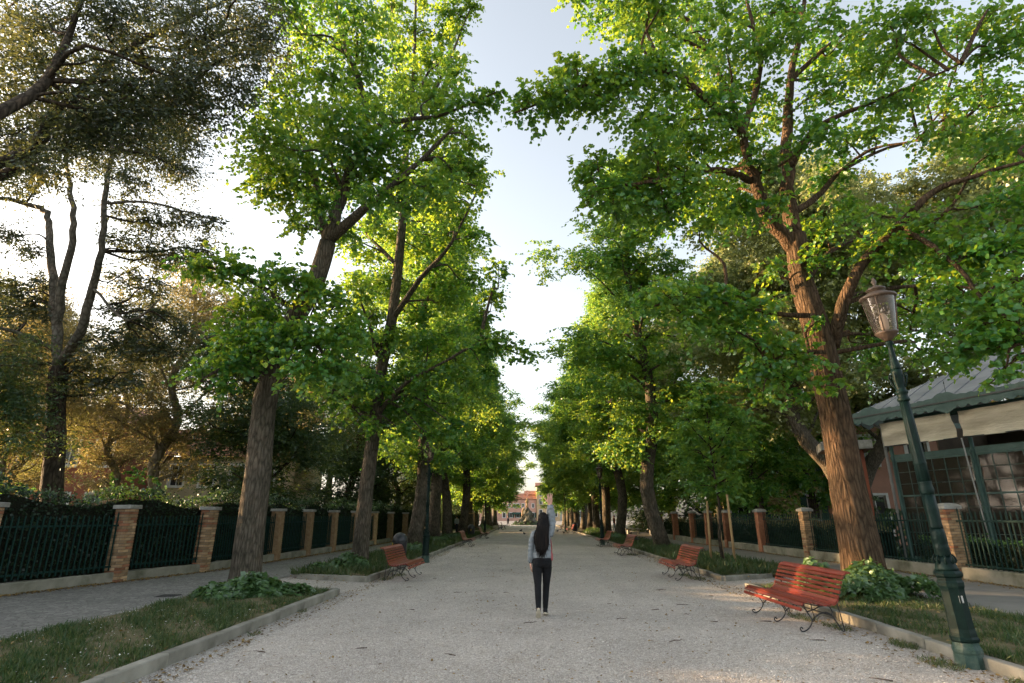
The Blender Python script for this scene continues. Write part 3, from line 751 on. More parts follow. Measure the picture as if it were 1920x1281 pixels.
OA_LIMBS=[[(-15.76,18.0,6.42),(-16.29,18.0,8.13),(-16.95,18.2,9.83),(-17.72,18.4,11.65),(-18.12,18.5,12.6),(-18.69,18.4,12.89),(-19.8,18.2,13.09),(-20.76,18.0,12.8)],[(-16.16,18.0,7.74),(-16.18,17.8,9.44),(-16.15,17.7,11.04),(-16.4,17.7,12.33),(-17.01,17.8,13.74),(-17.82,18.0,15.79)],[(-15.77,18.0,6.6),(-14.91,17.5,7.57),(-14.6,17.2,8.97),(-14.4,17.0,10.25),(-14.52,16.8,11.98),(-14.54,16.6,13.98),(-15.04,16.5,16.18)],[(-15.93,18.0,6.98),(-16.38,17.4,7.27),(-17.07,16.9,7.48),(-17.61,16.5,7.62)],[(-14.6,17.2,8.97),(-12.66,16.6,7.6),(-11.48,16.2,8.16)],[(-14.52,16.8,11.98),(-13.1,17.0,12.07),(-11.78,17.4,11.87),(-10.82,17.8,11.65)],[(-15.22,18.0,3.75),(-15.63,17.4,4.35),(-16.05,17.0,5.3),(-16.46,16.7,5.91)]]
OA_CL=[(-19.1,18.0,13.5,0.8),(-18.5,18.1,14.2,0.87),(-17.7,18.0,15.1,1.0),(-17.4,18.7,16.1,0.77),(-15.2,17.1,15.1,1.01),(-14.7,18.0,15.0,0.95),(-14.4,18.8,15.1,0.94),(-13.4,18.7,14.5,0.91),(-14.0,17.2,13.1,0.81),(-17.3,19.5,15.4,0.75),(-14.5,18.6,16.2,1.01),(-12.3,17.2,14.6,0.76),(-17.1,17.7,16.5,0.85),(-15.7,17.9,16.9,0.88),(-15.5,19.3,18.1,0.79),(-14.3,19.3,17.3,0.76),(-18.8,18.0,11.4,0.7),(-17.8,18.0,10.8,0.5),(-17.8,18.0,9.3,0.8),(-19.3,19.3,9.0,0.85),(-17.3,18.0,8.7,0.6),(-16.6,18.0,8.3,0.4),(-18.1,18.7,7.6,0.75),(-17.4,17.8,6.4,0.95),(-16.7,18.0,6.6,0.6),(-17.3,18.0,9.7,0.5),(-14.6,18.0,12.3,0.7),(-13.5,18.0,11.8,0.8),(-12.5,18.0,12.0,0.7),(-11.5,18.0,11.8,0.6),(-14.8,18.0,11.2,0.5),(-13.7,18.0,10.7,0.8),(-12.7,18.0,10.5,0.8),(-11.7,18.0,10.7,0.7),(-14.1,18.0,9.7,0.6),(-13.2,18.0,9.3,0.7),(-14.2,18.0,8.5,0.6),(-13.4,18.0,8.1,0.7),(-12.5,18.0,8.3,0.6),(-13.9,18.0,7.3,0.8),(-14.7,18.0,6.6,0.7),(-12.9,18.0,7.0,0.8),(-14.0,18.0,5.9,0.6),(-14.9,18.0,5.9,0.6),(-16.8,18.0,5.5,0.8),(-16.9,18.0,4.4,0.7),(-12.2,18.0,7.1,0.6),(-11.6,18.0,7.7,0.5),(-15.1,18.0,7.3,0.4),(-13.1,18.0,6.0,0.6)]
OB_SPINE=[(-11.9,7.2,0),(-11.9,7.3,2.5),(-11.7,7.6,5.0),(-11.4,8.0,7.2)]
OB_LIMBS=[[(-11.4,8.0,7.2),(-11.99,11.0,9.58),(-11.58,11.5,11.48),(-10.87,12.0,13.61),(-9.83,12.5,15.21),(-8.76,12.8,16.3)],[(-11.4,8.0,7.2),(-12.13,11.0,9.15),(-12.16,12.0,11.08),(-10.91,12.4,11.78),(-9.69,12.8,12.51)],[(-11.4,8.0,7.2),(-10.86,10.0,10.49),(-11.48,11.0,13.32),(-12.29,12.0,16.69)],[(-10.87,12.0,13.61),(-9.83,12.6,13.98),(-8.87,13.0,15.31),(-7.79,13.3,15.79)]]
OB_CL=[(-15.3,12.8,16.0,0.82),(-13.9,12.4,15.6,0.77),(-11.2,10.9,14.1,0.77),(-10.6,11.0,14.0,0.98),(-10.4,11.7,14.8,0.9),(-9.5,11.9,15.1,0.81),(-8.0,10.8,13.8,0.8),(-8.5,12.9,15.9,0.85),(-6.9,11.8,14.6,0.83),(-15.1,12.6,15.0,0.96),(-13.3,11.7,14.1,0.9),(-12.3,11.7,13.9,0.92),(-11.6,12.2,14.5,0.92),(-11.5,13.0,15.1,1.04),(-8.6,10.8,13.1,0.86),(-8.0,10.8,12.8,0.86),(-8.5,12.8,14.9,0.95),(-7.3,12.2,14.1,0.78),(-7.4,12.8,14.7,0.93),(-13.0,11.5,12.9,0.99),(-11.6,10.8,12.2,0.81),(-12.6,12.8,14.1,0.76),(-10.0,11.0,12.2,0.9),(-10.3,12.5,13.6,0.93),(-8.2,10.8,11.9,0.83),(-8.7,12.5,13.8,0.85),(-6.9,11.2,12.5,0.75),(-13.4,11.4,12.1,1.03),(-11.8,10.8,11.6,0.92),(-13.4,13.1,13.2,0.96),(-10.6,11.4,11.9,0.94),(-9.5,11.0,11.3,0.9),(-8.9,11.4,11.7,1.01),(-9.3,13.0,13.2,0.98),(-7.4,11.7,12.0,0.99),(-14.9,13.2,12.9,0.86),(-12.5,12.1,11.6,0.8),(-10.4,11.0,10.7,0.97),(-9.7,10.9,10.7,0.93),(-9.0,11.0,10.8,0.95),(-9.4,12.7,12.0,1.03),(-8.1,11.7,11.4,0.87),(-13.2,11.7,10.8,0.96),(-13.6,12.7,11.3,0.78),(-11.4,11.5,10.7,0.77),(-10.5,11.3,10.4,0.97),(-14.3,13.1,11.2,1.04),(-11.2,10.9,9.4,0.87)]
_rq = np.random.default_rng(3)
L1_CL = [(x, y, z+(.4 if z < 6.2 else 0), r*(.75 if x > -1.6 else 1)) for (x, y, z, r) in L1_CL if z > 4.3 and not (z < 9.5 and _rq.random() < .12)]
_rr = np.random.default_rng(8)
R1_CL = [c for c in R1_CL if c[0] > -.1 and not (c[0] > 9.0 and c[2] > 6 and _rr.random() < .24)]
L1T = hero_tree('linden_tree', 'tall linden with thick grey trunk leaning towards the path, nearest on the left', L1_SPINE, [.345, .315, .295, .28, .265, .245, .225], L1_LIMBS,
    [(.20, .03), (.17, .03), (.14, .03), (.09, .02), (.10, .02), (.09, .02), (.09, .02), (.07, .02), (.06, .02)], L1_CL, MT['bark'], MT['leaf'], 1, 600, .112, 'hex', group='lindens of the left row')
R1T = hero_tree('linden_tree', 'massive linden with furrowed sunlit trunk behind the nearest red bench on the right', R1_SPINE, [.46, .415, .375, .345, .345, .325, .285, .25], R1_LIMBS,
    [(.22, .04), (.20, .04), (.12, .02), (.10, .02), (.17, .03), (.11, .02), (.10, .02), (.09, .02), (.07, .02), (.06, .02), (.07, .02), (.10, .02), (.09, .02)], R1_CL, MT['bark_red'], MT['leaf'], 2, 560, .112, 'hex', group='lindens of the right row')
L2T = hero_tree('linden_tree', 'linden with dark trunk behind the first bench on the left, second in its row', L2_SPINE, [.29, .255, .235, .22, .205, .185, .16, .13, .09, .04], L2_LIMBS,
    [(.09, .02), (.13, .02), (.10, .02), (.10, .02), (.10, .02), (.09, .02), (.08, .02), (.07, .02)], L2_CL, MT['bark'], MT['leaf'], 3, 560, .125, 'hex', group='lindens of the left row', seg=20)
OA_CL = [(x, y, z, r*1.18) for (x, y, z, r) in OA_CL]
OAT = hero_tree('holm_oak', 'dark evergreen oak with forked grey limbs rising behind the left fence', OA_SPINE, [.36, .30, .27, .27], OA_LIMBS,
    [(.17, .05), (.15, .05), (.16, .05), (.09, .03), (.05, .02), (.05, .02), (.11, .03)], OA_CL, MT['bark_dark'], MT['leaf_oak'], 4, 1000, .128, 'nar', flat=.9, droop=.2, up=.5, jit=.8, seg=18, limbmat=MT['bark_grey'])
OBT = hero_tree('holm_oak', 'dark evergreen oak whose boughs hang in from the upper left corner', OB_SPINE, [.42, .40, .38, .36], OB_LIMBS,
    [(.15, .04), (.13, .04), (.15, .04), (.06, .02)], OB_CL, MT['bark_dark'], MT['leaf_oak'], 5, 860, .116, 'nar', flat=.9, droop=.2, up=.5, jit=.8, seg=14)

# ---- trees built from a habit: straight leader, ascending limbs, leaf clumps along them
def habit_tree(name, seed, H, z0, Rr, nl, rad, bark, leafm, dens, lsize, shape='dia', flat=.55, droop=.3, wob=.25, up=1.0, jit=.5, lean=(0, 0), prof=None, rise=.55, clr=(.7, 1.15), step=1.0, extra=0):
    """returns (trunk mesh, crown mesh)"""
    rng = np.random.default_rng(seed)
    mb = MB()
    k = 8
    sp = []
    for i in range(k):
        t = i/(k-1)
        sp.append(Vector((lean[0]*t+wob*float(rng.normal())*(t > .05), lean[1]*t+wob*float(rng.normal())*(t > .05), -.1+(H*.97+.1)*t)))
    rr = [rad*(1-.92*(i/(k-1))**1.15) for i in range(k)]
    P, _ = trunk_tube(mb, sp, rr, 16, ph=seed*.7, sub=3)
    P = [np.array(p) for p in P]
    def at(z):
        for a, b in zip(P[:-1], P[1:]):
            if a[2] <= z <= b[2]: return a+(b-a)*(z-a[2])/max(b[2]-a[2], 1e-6)
        return P[-1]
    cl = []
    prof = prof or (lambda t: (.55+.45*math.sin(math.pi*min(1, t*1.25)))*(1 if t < .6 else 1-.65*(t-.6)/.4))
    for i in range(nl):
        t = (i+rng.uniform(.1, .9))/nl
        z = z0+(H*.93-z0)*t
        a = at(z)
        az = i*2.399+rng.normal(0, .35)
        Lr = Rr*prof(t)*rng.uniform(.75, 1.18)
        el = rise*rng.uniform(.5, 1.3)+.35*t
        d = np.array([math.cos(az)*math.cos(el), math.sin(az)*math.cos(el), math.sin(el)])
        pts = [a, a+d*Lr*.35+rng.normal(0, .08*Lr, 3), a+d*Lr*.7+rng.normal(0, .08*Lr, 3)+np.array([0, 0, -.02*Lr]), a+d*Lr+np.array([0, 0, -.10*Lr])]
        r0 = max(.03, rad*.30*(1-t*.75))
        mb.tube(smoothpoly(pts, 3), list(np.linspace(r0, .015, 10)), 6, False, True)
        n = max(2, int(Lr/step*1.5))
        for q in range(n):
            s = .3+.7*(q+rng.uniform(.2, .8))/n
            j = s*3; jj = min(int(j), 2)
            c = pts[jj]+(pts[jj+1]-pts[jj])*(j-jj)
            w = .32*Lr*s
            cl.append((*(c+rng.normal(0, 1, 3)*np.array([w, w, .25*w])), rng.uniform(*clr)))
            if rng.random() < .5:
                sd = c+np.cross(d, [0, 0, 1])*rng.choice([-1, 1])*.4*Lr*s
                cl.append((*(sd+rng.normal(0, .15, 3)), rng.uniform(*clr)))
    for q in range(6+extra):
        cl.append((*(at(H*rng.uniform(.8, .99))+rng.normal(0, .35, 3)), rng.uniform(*clr)*.8))
    tm = mb.mesh('trunk', bark)
    cm = foliage('crown', cl, (0, 0, 0), leafm, seed+100, dens, lsize, shape, flat, droop, None, up, jit)
    return tm, cm

def plant(name, meshes, loc, rz, sc, label, cat='tree', group=None, tilt=(0, 0)):
    t = empty(name, loc, rz, label, cat, group)
    t.scale = sc if hasattr(sc, '__len__') else (sc, sc, sc)
    t.rotation_euler = (tilt[0], tilt[1], rz)
    inst('trunk', meshes[0], t)
    o = inst('crown', meshes[1], t); o['kind'] = 'stuff'
    return t

LIN = [habit_tree('linden', 20+i, 24.5, 4.2, 4.3, 30, .40, MT['bark'], MT['leaf_far'], 230, .16, 'dia', flat=.68, droop=.4, jit=.65, up=.8, lean=((.9, .2), (-.6, .5), (.3, -.8))[i], clr=(.8, 1.3)) for i in range(3)]
LINF = [habit_tree('linden', 27+i, 23.0, 2.6, 5.0, 32, .40, MT['bark'], MT['leaf_far'], 200, .19, 'dia', flat=.68, droop=.4, jit=.65, up=.8, lean=((.5, .2), (-.4, .4))[i], clr=(.9, 1.4)) for i in range(2)]
ORD = ordn
LINR = [31.76, 46.7, 53.5, 60, 67, 74, 82, 90, 99, 108]
LINL = [31.4, 38.9, 46.4, 54, 62, 70, 79, 88, 98, 108]
for i, y in enumerate(LINL):
    plant('linden_tree', LIN[i % 3] if i < 4 else LINF[i % 2], (-6.1-.1*(i % 3), y, 0), i*2.1+.4, (1.0+.035*max(0, i-4), 1.0+.035*max(0, i-4), 1.0-.02*(i % 3)), f'{ORD[i+2]} linden of the left row, counted from the near end' if i else 'linden just behind the left street lamp, third in its row', group='lindens of the left row', tilt=(0, .015*((i*7) % 3-1)))
for i, y in enumerate(LINR):
    plant('linden_tree', LIN[(i+1) % 3] if i < 3 else LINF[i % 2], (7.1-.06*i, y, 0), i*1.7+1.1, (1.0+.035*max(0, i-4), 1.0+.035*max(0, i-4), .97+.015*(i % 3)), f'{ORD[i+1]} linden of the right row, counted from the near end' if i else 'linden with bare leaning trunk behind the sapling stakes, second in the right row', group='lindens of the right row', tilt=(0, -.075 if i == 0 else -.02-.01*(i % 3)))
# ================================================================ gardens beyond the fences
GOLD = [habit_tree('copper', 40+i, 15.5, 3.0, 5.2, 26, .32, MT['bark_pale'], MT[('leaf_gold', 'leaf_olive')[i]], 180, .135, 'nar', flat=.75, droop=.2, up=.5, jit=.8, wob=.4, clr=(.8, 1.4), rise=.75) for i in range(2)]
DARKT = [habit_tree('evergreen', 50+i, 13.0, 1.6, 4.2, 30, .34, MT['bark_dark'], MT['leaf_evergreen'], 220, .15, 'nar', flat=.8, droop=.2, up=.5, jit=.8, wob=.35, clr=(.9, 1.4)) for i in range(2)]
LIME = [habit_tree('plane', 60+i, 22.0, 5.0, 6.0, 30, .42, MT['bark'], MT['leaf_lime'], 190, .16, 'dia', flat=.8, droop=.3, up=.5, jit=.8, wob=.5, clr=(.8, 1.5), rise=.8) for i in range(2)]
UNDER = [habit_tree('maple', 70+i, 9.5, 1.8, 3.4, 22, .20, MT['bark'], MT['leaf_far'], 240, .15, 'dia', flat=.75, jit=.65, clr=(.8, 1.2)) for i in range(2)]

for i, (x, y, s, lb) in enumerate([
        (-18.5, 29.0, 1.0, 'copper-leaved tree right behind the nearest left linden trunk'), (-28.5, 32, .92, 'sunlit olive-gold tree left of the red house front'),
        (-16.5, 47, 1.0, 'tall copper-leaved tree between the second and third left lindens'), (-26, 52, 1.05, 'olive-gold tree standing over the cream house'),
        (-22.8, 24.5, .8, 'young golden tree with fine twigs behind the left hedge'), (-31, 30, 1.0, 'olive-gold tree in front of the pink house at the far left'), (-21, 50, 1.0, 'golden tree deep in the left garden'), (-24.5, 17.5, 1.0, 'olive-gold tree added past the left edge to shade the near ground, behind the forked oak'), (-25.5, 34.5, .9, 'golden tree standing in front of the red house wall')]):  # the tree past the left edge is added to shade the near ground
    plant('copper_tree', GOLD[i % 2], (x, y, 0), i*1.9, s, lb, group='golden trees in the left garden')
for i, (x, y, s, lb) in enumerate([
        (-13.2, 27.5, 1.0, 'dark evergreen behind the fence, nearest to the second left linden'), (-13.0, 49.5, .95, 'dark evergreen between the fifth and sixth left lindens'),
        (-13.5, 45, 1.1, 'dark evergreen far along the left fence'), (-12.5, 56, 1.0, 'dark evergreen behind the sixth left linden'), (-13, 69, 1.0, 'dark evergreen beyond the end of the left fence'),
        (-12.5, 84, 1.1, 'dark evergreen by the far left benches'), (-13, 100, 1.1, 'farthest dark evergreen on the left'), (-16.4, 15.0, .62, 'dark evergreen added at the left picture edge to shade the near lamp, in front of the forked oak')]):  # the evergreen at the left edge is added to keep sun off the lamp
    plant('evergreen_tree', DARKT[i % 2], (x, y, 0), i*2.3, s, lb, group='dark evergreens in the left garden')
for i, (x, y, s, lb) in enumerate([
        (13.6, 27.3, 1.0, 'pale-leaved plane with thick trunk behind the right fence'), (19.5, 33, 1.1, 'pale yellow-green plane towering over the pavilion roof'), (16, 43, 1.1, 'pale-leaved plane deep in the right garden'),
        (25, 27, 1.05, 'pale plane rising behind the pavilion roof'), (14.5, 58, 1.05, 'pale plane behind the fifth right linden'), (15, 76, 1.0, 'far pale plane along the right side')]):
    plant('plane_tree', LIME[i % 2], (x, y, 0), i*2.6+.5, s, lb, group='pale planes in the right garden')
for i, (x, y, s, lb) in enumerate([
        (13.2, 35, 1.0, 'bushy maple over the right fence behind the sapling'), (13.5, 41.5, 1.1, 'bushy maple next beyond the one over the right fence'), (12.4, 50, 1.1, 'bushy maple behind the third right linden'), (12.8, 63, 1.2, 'bushy maple far along the right side'),
        (12.6, 80, 1.25, 'bushy maple near the far right benches'), (12.8, 97, 1.3, 'farthest bushy maple on the right'), (18, 38.5, 1.2, 'bushy maple in front of the yellow house')]):
    plant('maple_tree', UNDER[i % 2], (x, y, 0), i*2.0, s, lb, group='bushy maples in the right garden')

def shrub(name, loc, rx, ry, h, mat, seed, n, lsize, label, shape='dia', cat='shrub', group=None, stems=5, z0=.0, stemmat=None):
    rng = np.random.default_rng(seed)
    t = empty(name, loc, 0, label, cat, group)
    cl = []
    for i in range(n):
        v = nrm(rng.normal(0, 1, 3)); v[2] = abs(v[2])
        k = rng.uniform(.45, 1.0)
        r = rng.uniform(.22, .4)*min(1.6, max(.35, .5*(rx+ry)*.55))
        cl.append((v[0]*rx*k, v[1]*ry*k, z0+max(.12, v[2]*k*(h-z0)), r))
    mb = MB()
    for i in range(stems):
        c = cl[int(rng.integers(len(cl)))]
        mb.tube(smoothpoly([(c[0]*.15, c[1]*.15, -.03), (c[0]*.4, c[1]*.4, c[2]*.5), (c[0], c[1], c[2])], 3), list(np.linspace(.035, .01, 7)), 5, True, True)
    mb.build('stem', stemmat or MT['bark_dark'], t, kind='stuff')
    foliage('foliage', cl, (0, 0, 0), mat, seed, 130, lsize, shape, .85, .2, t, .8, .6)
    return t

for i, (x, y, rx, ry, h, m, lb) in enumerate([
        (-15.5, 22.5, 1.9, 1.6, 3.4, 'leaf_bright', 'round bright green shrub behind the hedge left of the big trunk'), (-17.8, 19.5, 1.6, 1.4, 3.0, 'leaf_bright', 'bright green shrub under the forked evergreen oak'),
        (-15.2, 15.5, 1.5, 1.5, 3.2, 'leaf_ivy', 'ivy-green shrub at the left edge behind the fence'), (-19, 27, 1.8, 1.6, 2.9, 'leaf_lime', 'pale grey-green shrub before the cream house'),
        (-13.2, 31, 1.4, 1.8, 4.2, 'leaf_dark', 'dark laurel shrub behind the left fence under the evergreens'), (-13.0, 23.8, 1.2, 1.6, 3.2, 'leaf_dark', 'dark laurel shrub behind the big left trunk'), (-13.2, 38.5, 1.3, 2.4, 3.6, 'leaf_dark', 'dark laurel shrub far along the left fence'),
        (-16, 12.5, 1.6, 1.6, 3.4, 'leaf_dark', 'dark laurel shrub cut off by the left edge'),(-24, 22, 2.4, 1.8, 4.2, 'leaf_bright', 'wide green shrub below the red house'),
        (13.6, 31.6, 1.3, 1.2, 3.1, 'leaf_gold', 'golden shrub behind the sunlit right pillars'), (13.3, 37.6, 1.2, 1.4, 3.0, 'leaf_bright', 'green shrub behind the farther right pillars'), (14.4, 24.3, 1.1, 1.0, 2.4, 'leaf_ivy', 'low shrub between pavilion and thick plane trunk'),
        (12.9, 46, 1.4, 3, 3.2, 'leaf_dark', 'dark shrub far along behind the right fence'), (-13, 50, 1.4, 4, 3.4, 'leaf_dark', 'long dark laurel beyond the left fence'), (13.0, 68, 1.4, 5, 3.6, 'leaf_dark', 'long dark laurel far on the right'), (-13, 76, 1.4, 6, 3.6, 'leaf_dark', 'longest dark laurel far on the left')]):
    shrub('garden_shrub', (x, y, 0), rx, ry, h, MT[m], 200+i, int(60*rx*ry**.5), .13, lb, group='shrubs in the gardens')

# ivy hedge leaning over the left fence
def hedge(name, side, y0, y1, off, w, h, mat, topmat, seed, n, lsize, label, hv=.18):
    rng = np.random.default_rng(seed)
    t = empty(name, (0, y0, 0), 0, label, 'hedge')
    ys = rng.uniform(y0, y1, n)
    top = h+hv*np.sin(ys*1.7+seed)+hv*.6*np.sin(ys*4.1)
    sx = np.sign(off)
    kind = rng.random(n)
    x = np.array([wall_x(side, y) for y in ys])+off+w*(rng.random(n)-.5)*.9
    z = rng.uniform(.1, 1, n)*top
    front = kind < .55
    x[front] = np.array([wall_x(side, y) for y in ys[front]])+off-np.sign(off)*w*.5*rng.uniform(.85, 1.1, front.sum())
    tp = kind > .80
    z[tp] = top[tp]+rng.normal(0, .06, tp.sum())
    P = np.stack([x, ys-y0, z], -1)
    A = rng.normal(0, .6, (n, 3))+np.array([-sx*.5, 0, -.4]); Nn = rng.normal(0, .5, (n, 3))+np.array([-sx*.8, 0, .6])
    var = np.clip(rng.normal(.4, .25, n), 0, 1)
    for nm, sel, m in (('side_foliage', ~tp, mat), ('top_foliage', tp, topmat)):  # dark side leaves, brighter top leaves: shade and sun put into the colours
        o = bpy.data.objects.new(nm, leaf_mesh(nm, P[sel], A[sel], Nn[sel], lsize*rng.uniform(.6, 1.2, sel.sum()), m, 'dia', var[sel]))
        link(o, t); o['kind'] = 'stuff'
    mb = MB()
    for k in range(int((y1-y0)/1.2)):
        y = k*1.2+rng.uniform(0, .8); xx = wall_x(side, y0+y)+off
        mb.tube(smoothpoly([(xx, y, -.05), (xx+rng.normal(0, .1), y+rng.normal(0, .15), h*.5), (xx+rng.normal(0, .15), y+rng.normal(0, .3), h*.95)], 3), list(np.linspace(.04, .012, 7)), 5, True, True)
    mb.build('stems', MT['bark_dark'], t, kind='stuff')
    # near-black box standing for the shade inside the hedge
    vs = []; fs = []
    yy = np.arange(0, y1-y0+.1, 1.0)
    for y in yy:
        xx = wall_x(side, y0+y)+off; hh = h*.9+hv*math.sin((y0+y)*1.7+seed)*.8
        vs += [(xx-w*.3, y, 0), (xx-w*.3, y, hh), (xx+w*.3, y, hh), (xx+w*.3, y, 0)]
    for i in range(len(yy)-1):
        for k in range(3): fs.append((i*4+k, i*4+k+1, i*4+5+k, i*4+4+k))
    MB().add(vs, fs).build('inner_shade', MT['hedge_shade'], t)
    return t
MT['hedge_shade'] = mat_noise('hedge_shade_core', [(.35, (.006, .008, .004)), (.65, (.02, .022, .012))], scale=9, bump=.8, bscale=30, dist=.05)
hedge('ivy_hedge', -1, 66.8, 116, -.62, .7, 2.1, MT['leaf_dark'], MT['leaf_ivy'], 6, 16000, .13, 'far dark hedge added along the left side to shade the path, beyond the gap in the hedges')  # added to keep the far path shaded; the gap lets one sun streak through
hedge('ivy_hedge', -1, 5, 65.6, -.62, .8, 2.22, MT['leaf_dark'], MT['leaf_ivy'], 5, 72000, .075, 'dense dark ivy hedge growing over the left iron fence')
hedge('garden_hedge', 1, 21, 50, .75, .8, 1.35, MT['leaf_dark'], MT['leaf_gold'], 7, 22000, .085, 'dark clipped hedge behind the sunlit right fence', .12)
hedge('box_hedge', 1, 8, 19.5, .95, .5, .98, MT['leaf_dark'], MT['leaf_bright'], 8, 14000, .06, 'low box hedge with bright green top, coloured as if sunlit, before the pavilion windows', .03)

# ---------------------------------------------------------------- ground cover
def ivy_mound(loc, rx, ry, h, seed, n, label, lsize=.10):
    rng = np.random.default_rng(seed)
    t = empty('ivy_plant', (loc[0], loc[1], .1), 0, label, 'plant', 'ivy mounds at the foot of the lindens')
    a = rng.uniform(0, 2*np.pi, n); q = np.sqrt(rng.random(n))
    lump = 1+.25*np.sin(3*a+seed)+.15*np.sin(7*a)
    x = np.cos(a)*q*rx*lump; y = np.sin(a)*q*ry*lump
    z = h*np.sqrt(np.maximum(0, 1-q**2))*(.55+.45*rng.random(n))*(1+.3*np.sin(x*5+seed)*np.cos(y*4))
    P = np.stack([x, y, z], -1)
    A = np.stack([np.cos(a), np.sin(a), -.4+0*a], -1)+rng.normal(0, .5, (n, 3))
    Nn = np.stack([np.cos(a)*q, np.sin(a)*q, 1.0+0*a], -1)+rng.normal(0, .35, (n, 3))
    o = bpy.data.objects.new('leaves', leaf_mesh('leaves', P, A, Nn, lsize*rng.uniform(.55, 1.25, n), MT['leaf_ivy2'], 'hex', np.clip(rng.normal(.5, .25, n), 0, 1)))
    link(o, t); o['kind'] = 'stuff'
    mb = MB()
    for k in range(14):
        b = rng.uniform(0, 6.28); e = rng.uniform(.4, .95)
        mb.tube(smoothpoly([(0, 0, 0), (math.cos(b)*rx*e*.5, math.sin(b)*ry*e*.5, h*.4), (math.cos(b)*rx*e, math.sin(b)*ry*e, h*.3)], 3), list(np.linspace(.012, .004, 7)), 4, True, True)
    mb.build('stems', MT['bark_dark'], t, kind='stuff')
MT['leaf_ivy2'] = mat_leaf('ground_ivy_leaf', (.035, .085, .025), (.10, .19, .06), (.10, .2, .03), (.22, .34, .07), trans=.28, gloss=.07)
ivy_mound((-5.75, 12.35), .95, .75, .36, 1, 2600, 'ivy mound at the foot of the nearest left linden')
ivy_mound((6.95, 12.55), 1.05, .85, .55, 2, 3600, 'large ivy mound below the massive right trunk beside the bench')
ivy_mound((6.3, 13.4), .5, .55, .6, 9, 900, 'taller ivy tuft between the red bench and the right trunk')
ivy_mound((-5.45, 18.6), .55, .6, .42, 3, 1100, 'ivy mound at the foot of the second left linden behind the bench')
ivy_mound((-6.0, 17.9), .45, .4, .25, 10, 500, 'small ivy mound in front of the second left trunk')
ivy_mound((-5.3, 26.8), .9, 1.0, .42, 4, 1100, 'ivy mound under the third left linden near the lamp')
ivy_mound((-5.7, 37.6), .9, 1.0, .4, 5, 700, 'ivy mound under the fourth left linden')
ivy_mound((-5.6, 45), 1.0, 1.0, .4, 6, 600, 'ivy mound under the fifth left linden')
ivy_mound((6.2, 44), .9, 2.0, .4, 7, 900, 'ivy patch under the third right linden')
ivy_mound((6.1, 56), .9, 3.5, .55, 8, 1200, 'long ivy patch under the far right lindens')
ivy_mound((-5.4, 72), .9, 6, .6, 11, 1200, 'long ivy patch under the far left lindens')

def turf(name, poly, ylim, n, seed, label, hmean=.055):
    rng = np.random.default_rng(seed)
    xs = [p[0] for p in poly]
    x = rng.uniform(min(xs)+.05, max(xs)-.03, n*2); y = ylim[0]+(ylim[1]-ylim[0])*rng.random(n*2)**1.3
    m = (.6*np.sin(x*2.3+seed)*np.cos(y*1.9)+.5*np.sin(x*5.1+y*3.3+np.sin(y*2.2))+.6*np.sin(x*11+1.3*y)*np.cos(y*8-x)+.5*np.sin(x*23+2*np.sin(y*9))*np.cos(y*19+x*3)+rng.normal(0, .75, n*2))
    keep = m > .55
    x, y, m = x[keep][:n], y[keep][:n], m[keep][:n]
    ok = np.array([inpoly((a, b), poly) for a, b in zip(x, y)])
    x, y, m = x[ok], y[ok], m[ok]
    k = len(x)
    z = np.full(k, .10)+.02*np.sin(np.pi*(x-min(xs))/(max(xs)-min(xs)))
    P = np.stack([x, y, z], -1)
    A = np.stack([rng.normal(0, .45, k), rng.normal(0, .45, k), np.ones(k)], -1)
    Nn = rng.normal(0, 1, (k, 3))*np.array([1, 1, .2])
    s = hmean*rng.uniform(.5, 1.6, k)*(1+.5*np.clip(m, 0, 2))
    o = bpy.data.objects.new(name, leaf_mesh(name, P, A, Nn, s, MT['grass'], 'blade', np.clip(rng.normal(.5, .28, k)-.18*m, 0, 1)))
    link(o); tag(o, label, 'grass', kind='stuff')
turf('grass', BEDS['L1'], (4.5, 13.2), 62000, 1, 'short patchy grass on the near left verge', .042)
turf('grass', BEDS['R1'], (5, 14.4), 50000, 2, 'short patchy grass on the near right verge by the lamp', .042)
turf('grass', BEDS['L2'], (16.2, 60), 60000, 3, 'short grass on the far left verge', .09)
turf('grass', BEDS['R2'], (16.9, 60), 60000, 4, 'short grass on the far right verge', .10)
# weeds at the kerb foot and under the benches
def tuftset(name, spots, seed, label):
    rng = np.random.default_rng(seed)
    P = []
    for (x, y, r, n) in spots:
        a = rng.uniform(0, 6.28, n); q = r*np.sqrt(rng.random(n))
        P.append(np.stack([x+q*np.cos(a)*.6, y+q*np.sin(a)*1.3, np.zeros(n)+.0], -1))
    P = np.concatenate(P); k = len(P)
    A = np.stack([rng.normal(0, .7, k), rng.normal(0, .7, k), np.ones(k)], -1)
    o = bpy.data.objects.new(name, leaf_mesh(name, P, A, rng.normal(0, 1, (k, 3)), .06*rng.uniform(.5, 1.5, k), MT['grass'], 'blade', rng.random(k)))
    link(o); tag(o, label, 'weeds', kind='stuff')
tuftset('weeds', [(4.6, 10.6, .3, 260), (4.75, 9.8, .28, 240), (4.95, 8.5, .2, 300), (4.75, 7.5, .25, 300), (5.0, 6.6, .2, 160), (-3.9, 16.6, .3, 220), (-3.75, 17.6, .3, 200), (4.6, 16.9, .35, 260), (4.5, 17.8, .25, 180), (-4.05, 11, .12, 60), (-4.0, 9, .12, 60), (4.6, 27, .4, 200), (4.95, 12.3, .15, 120)], 3, 'tufts of weeds along the kerb feet and under the benches')

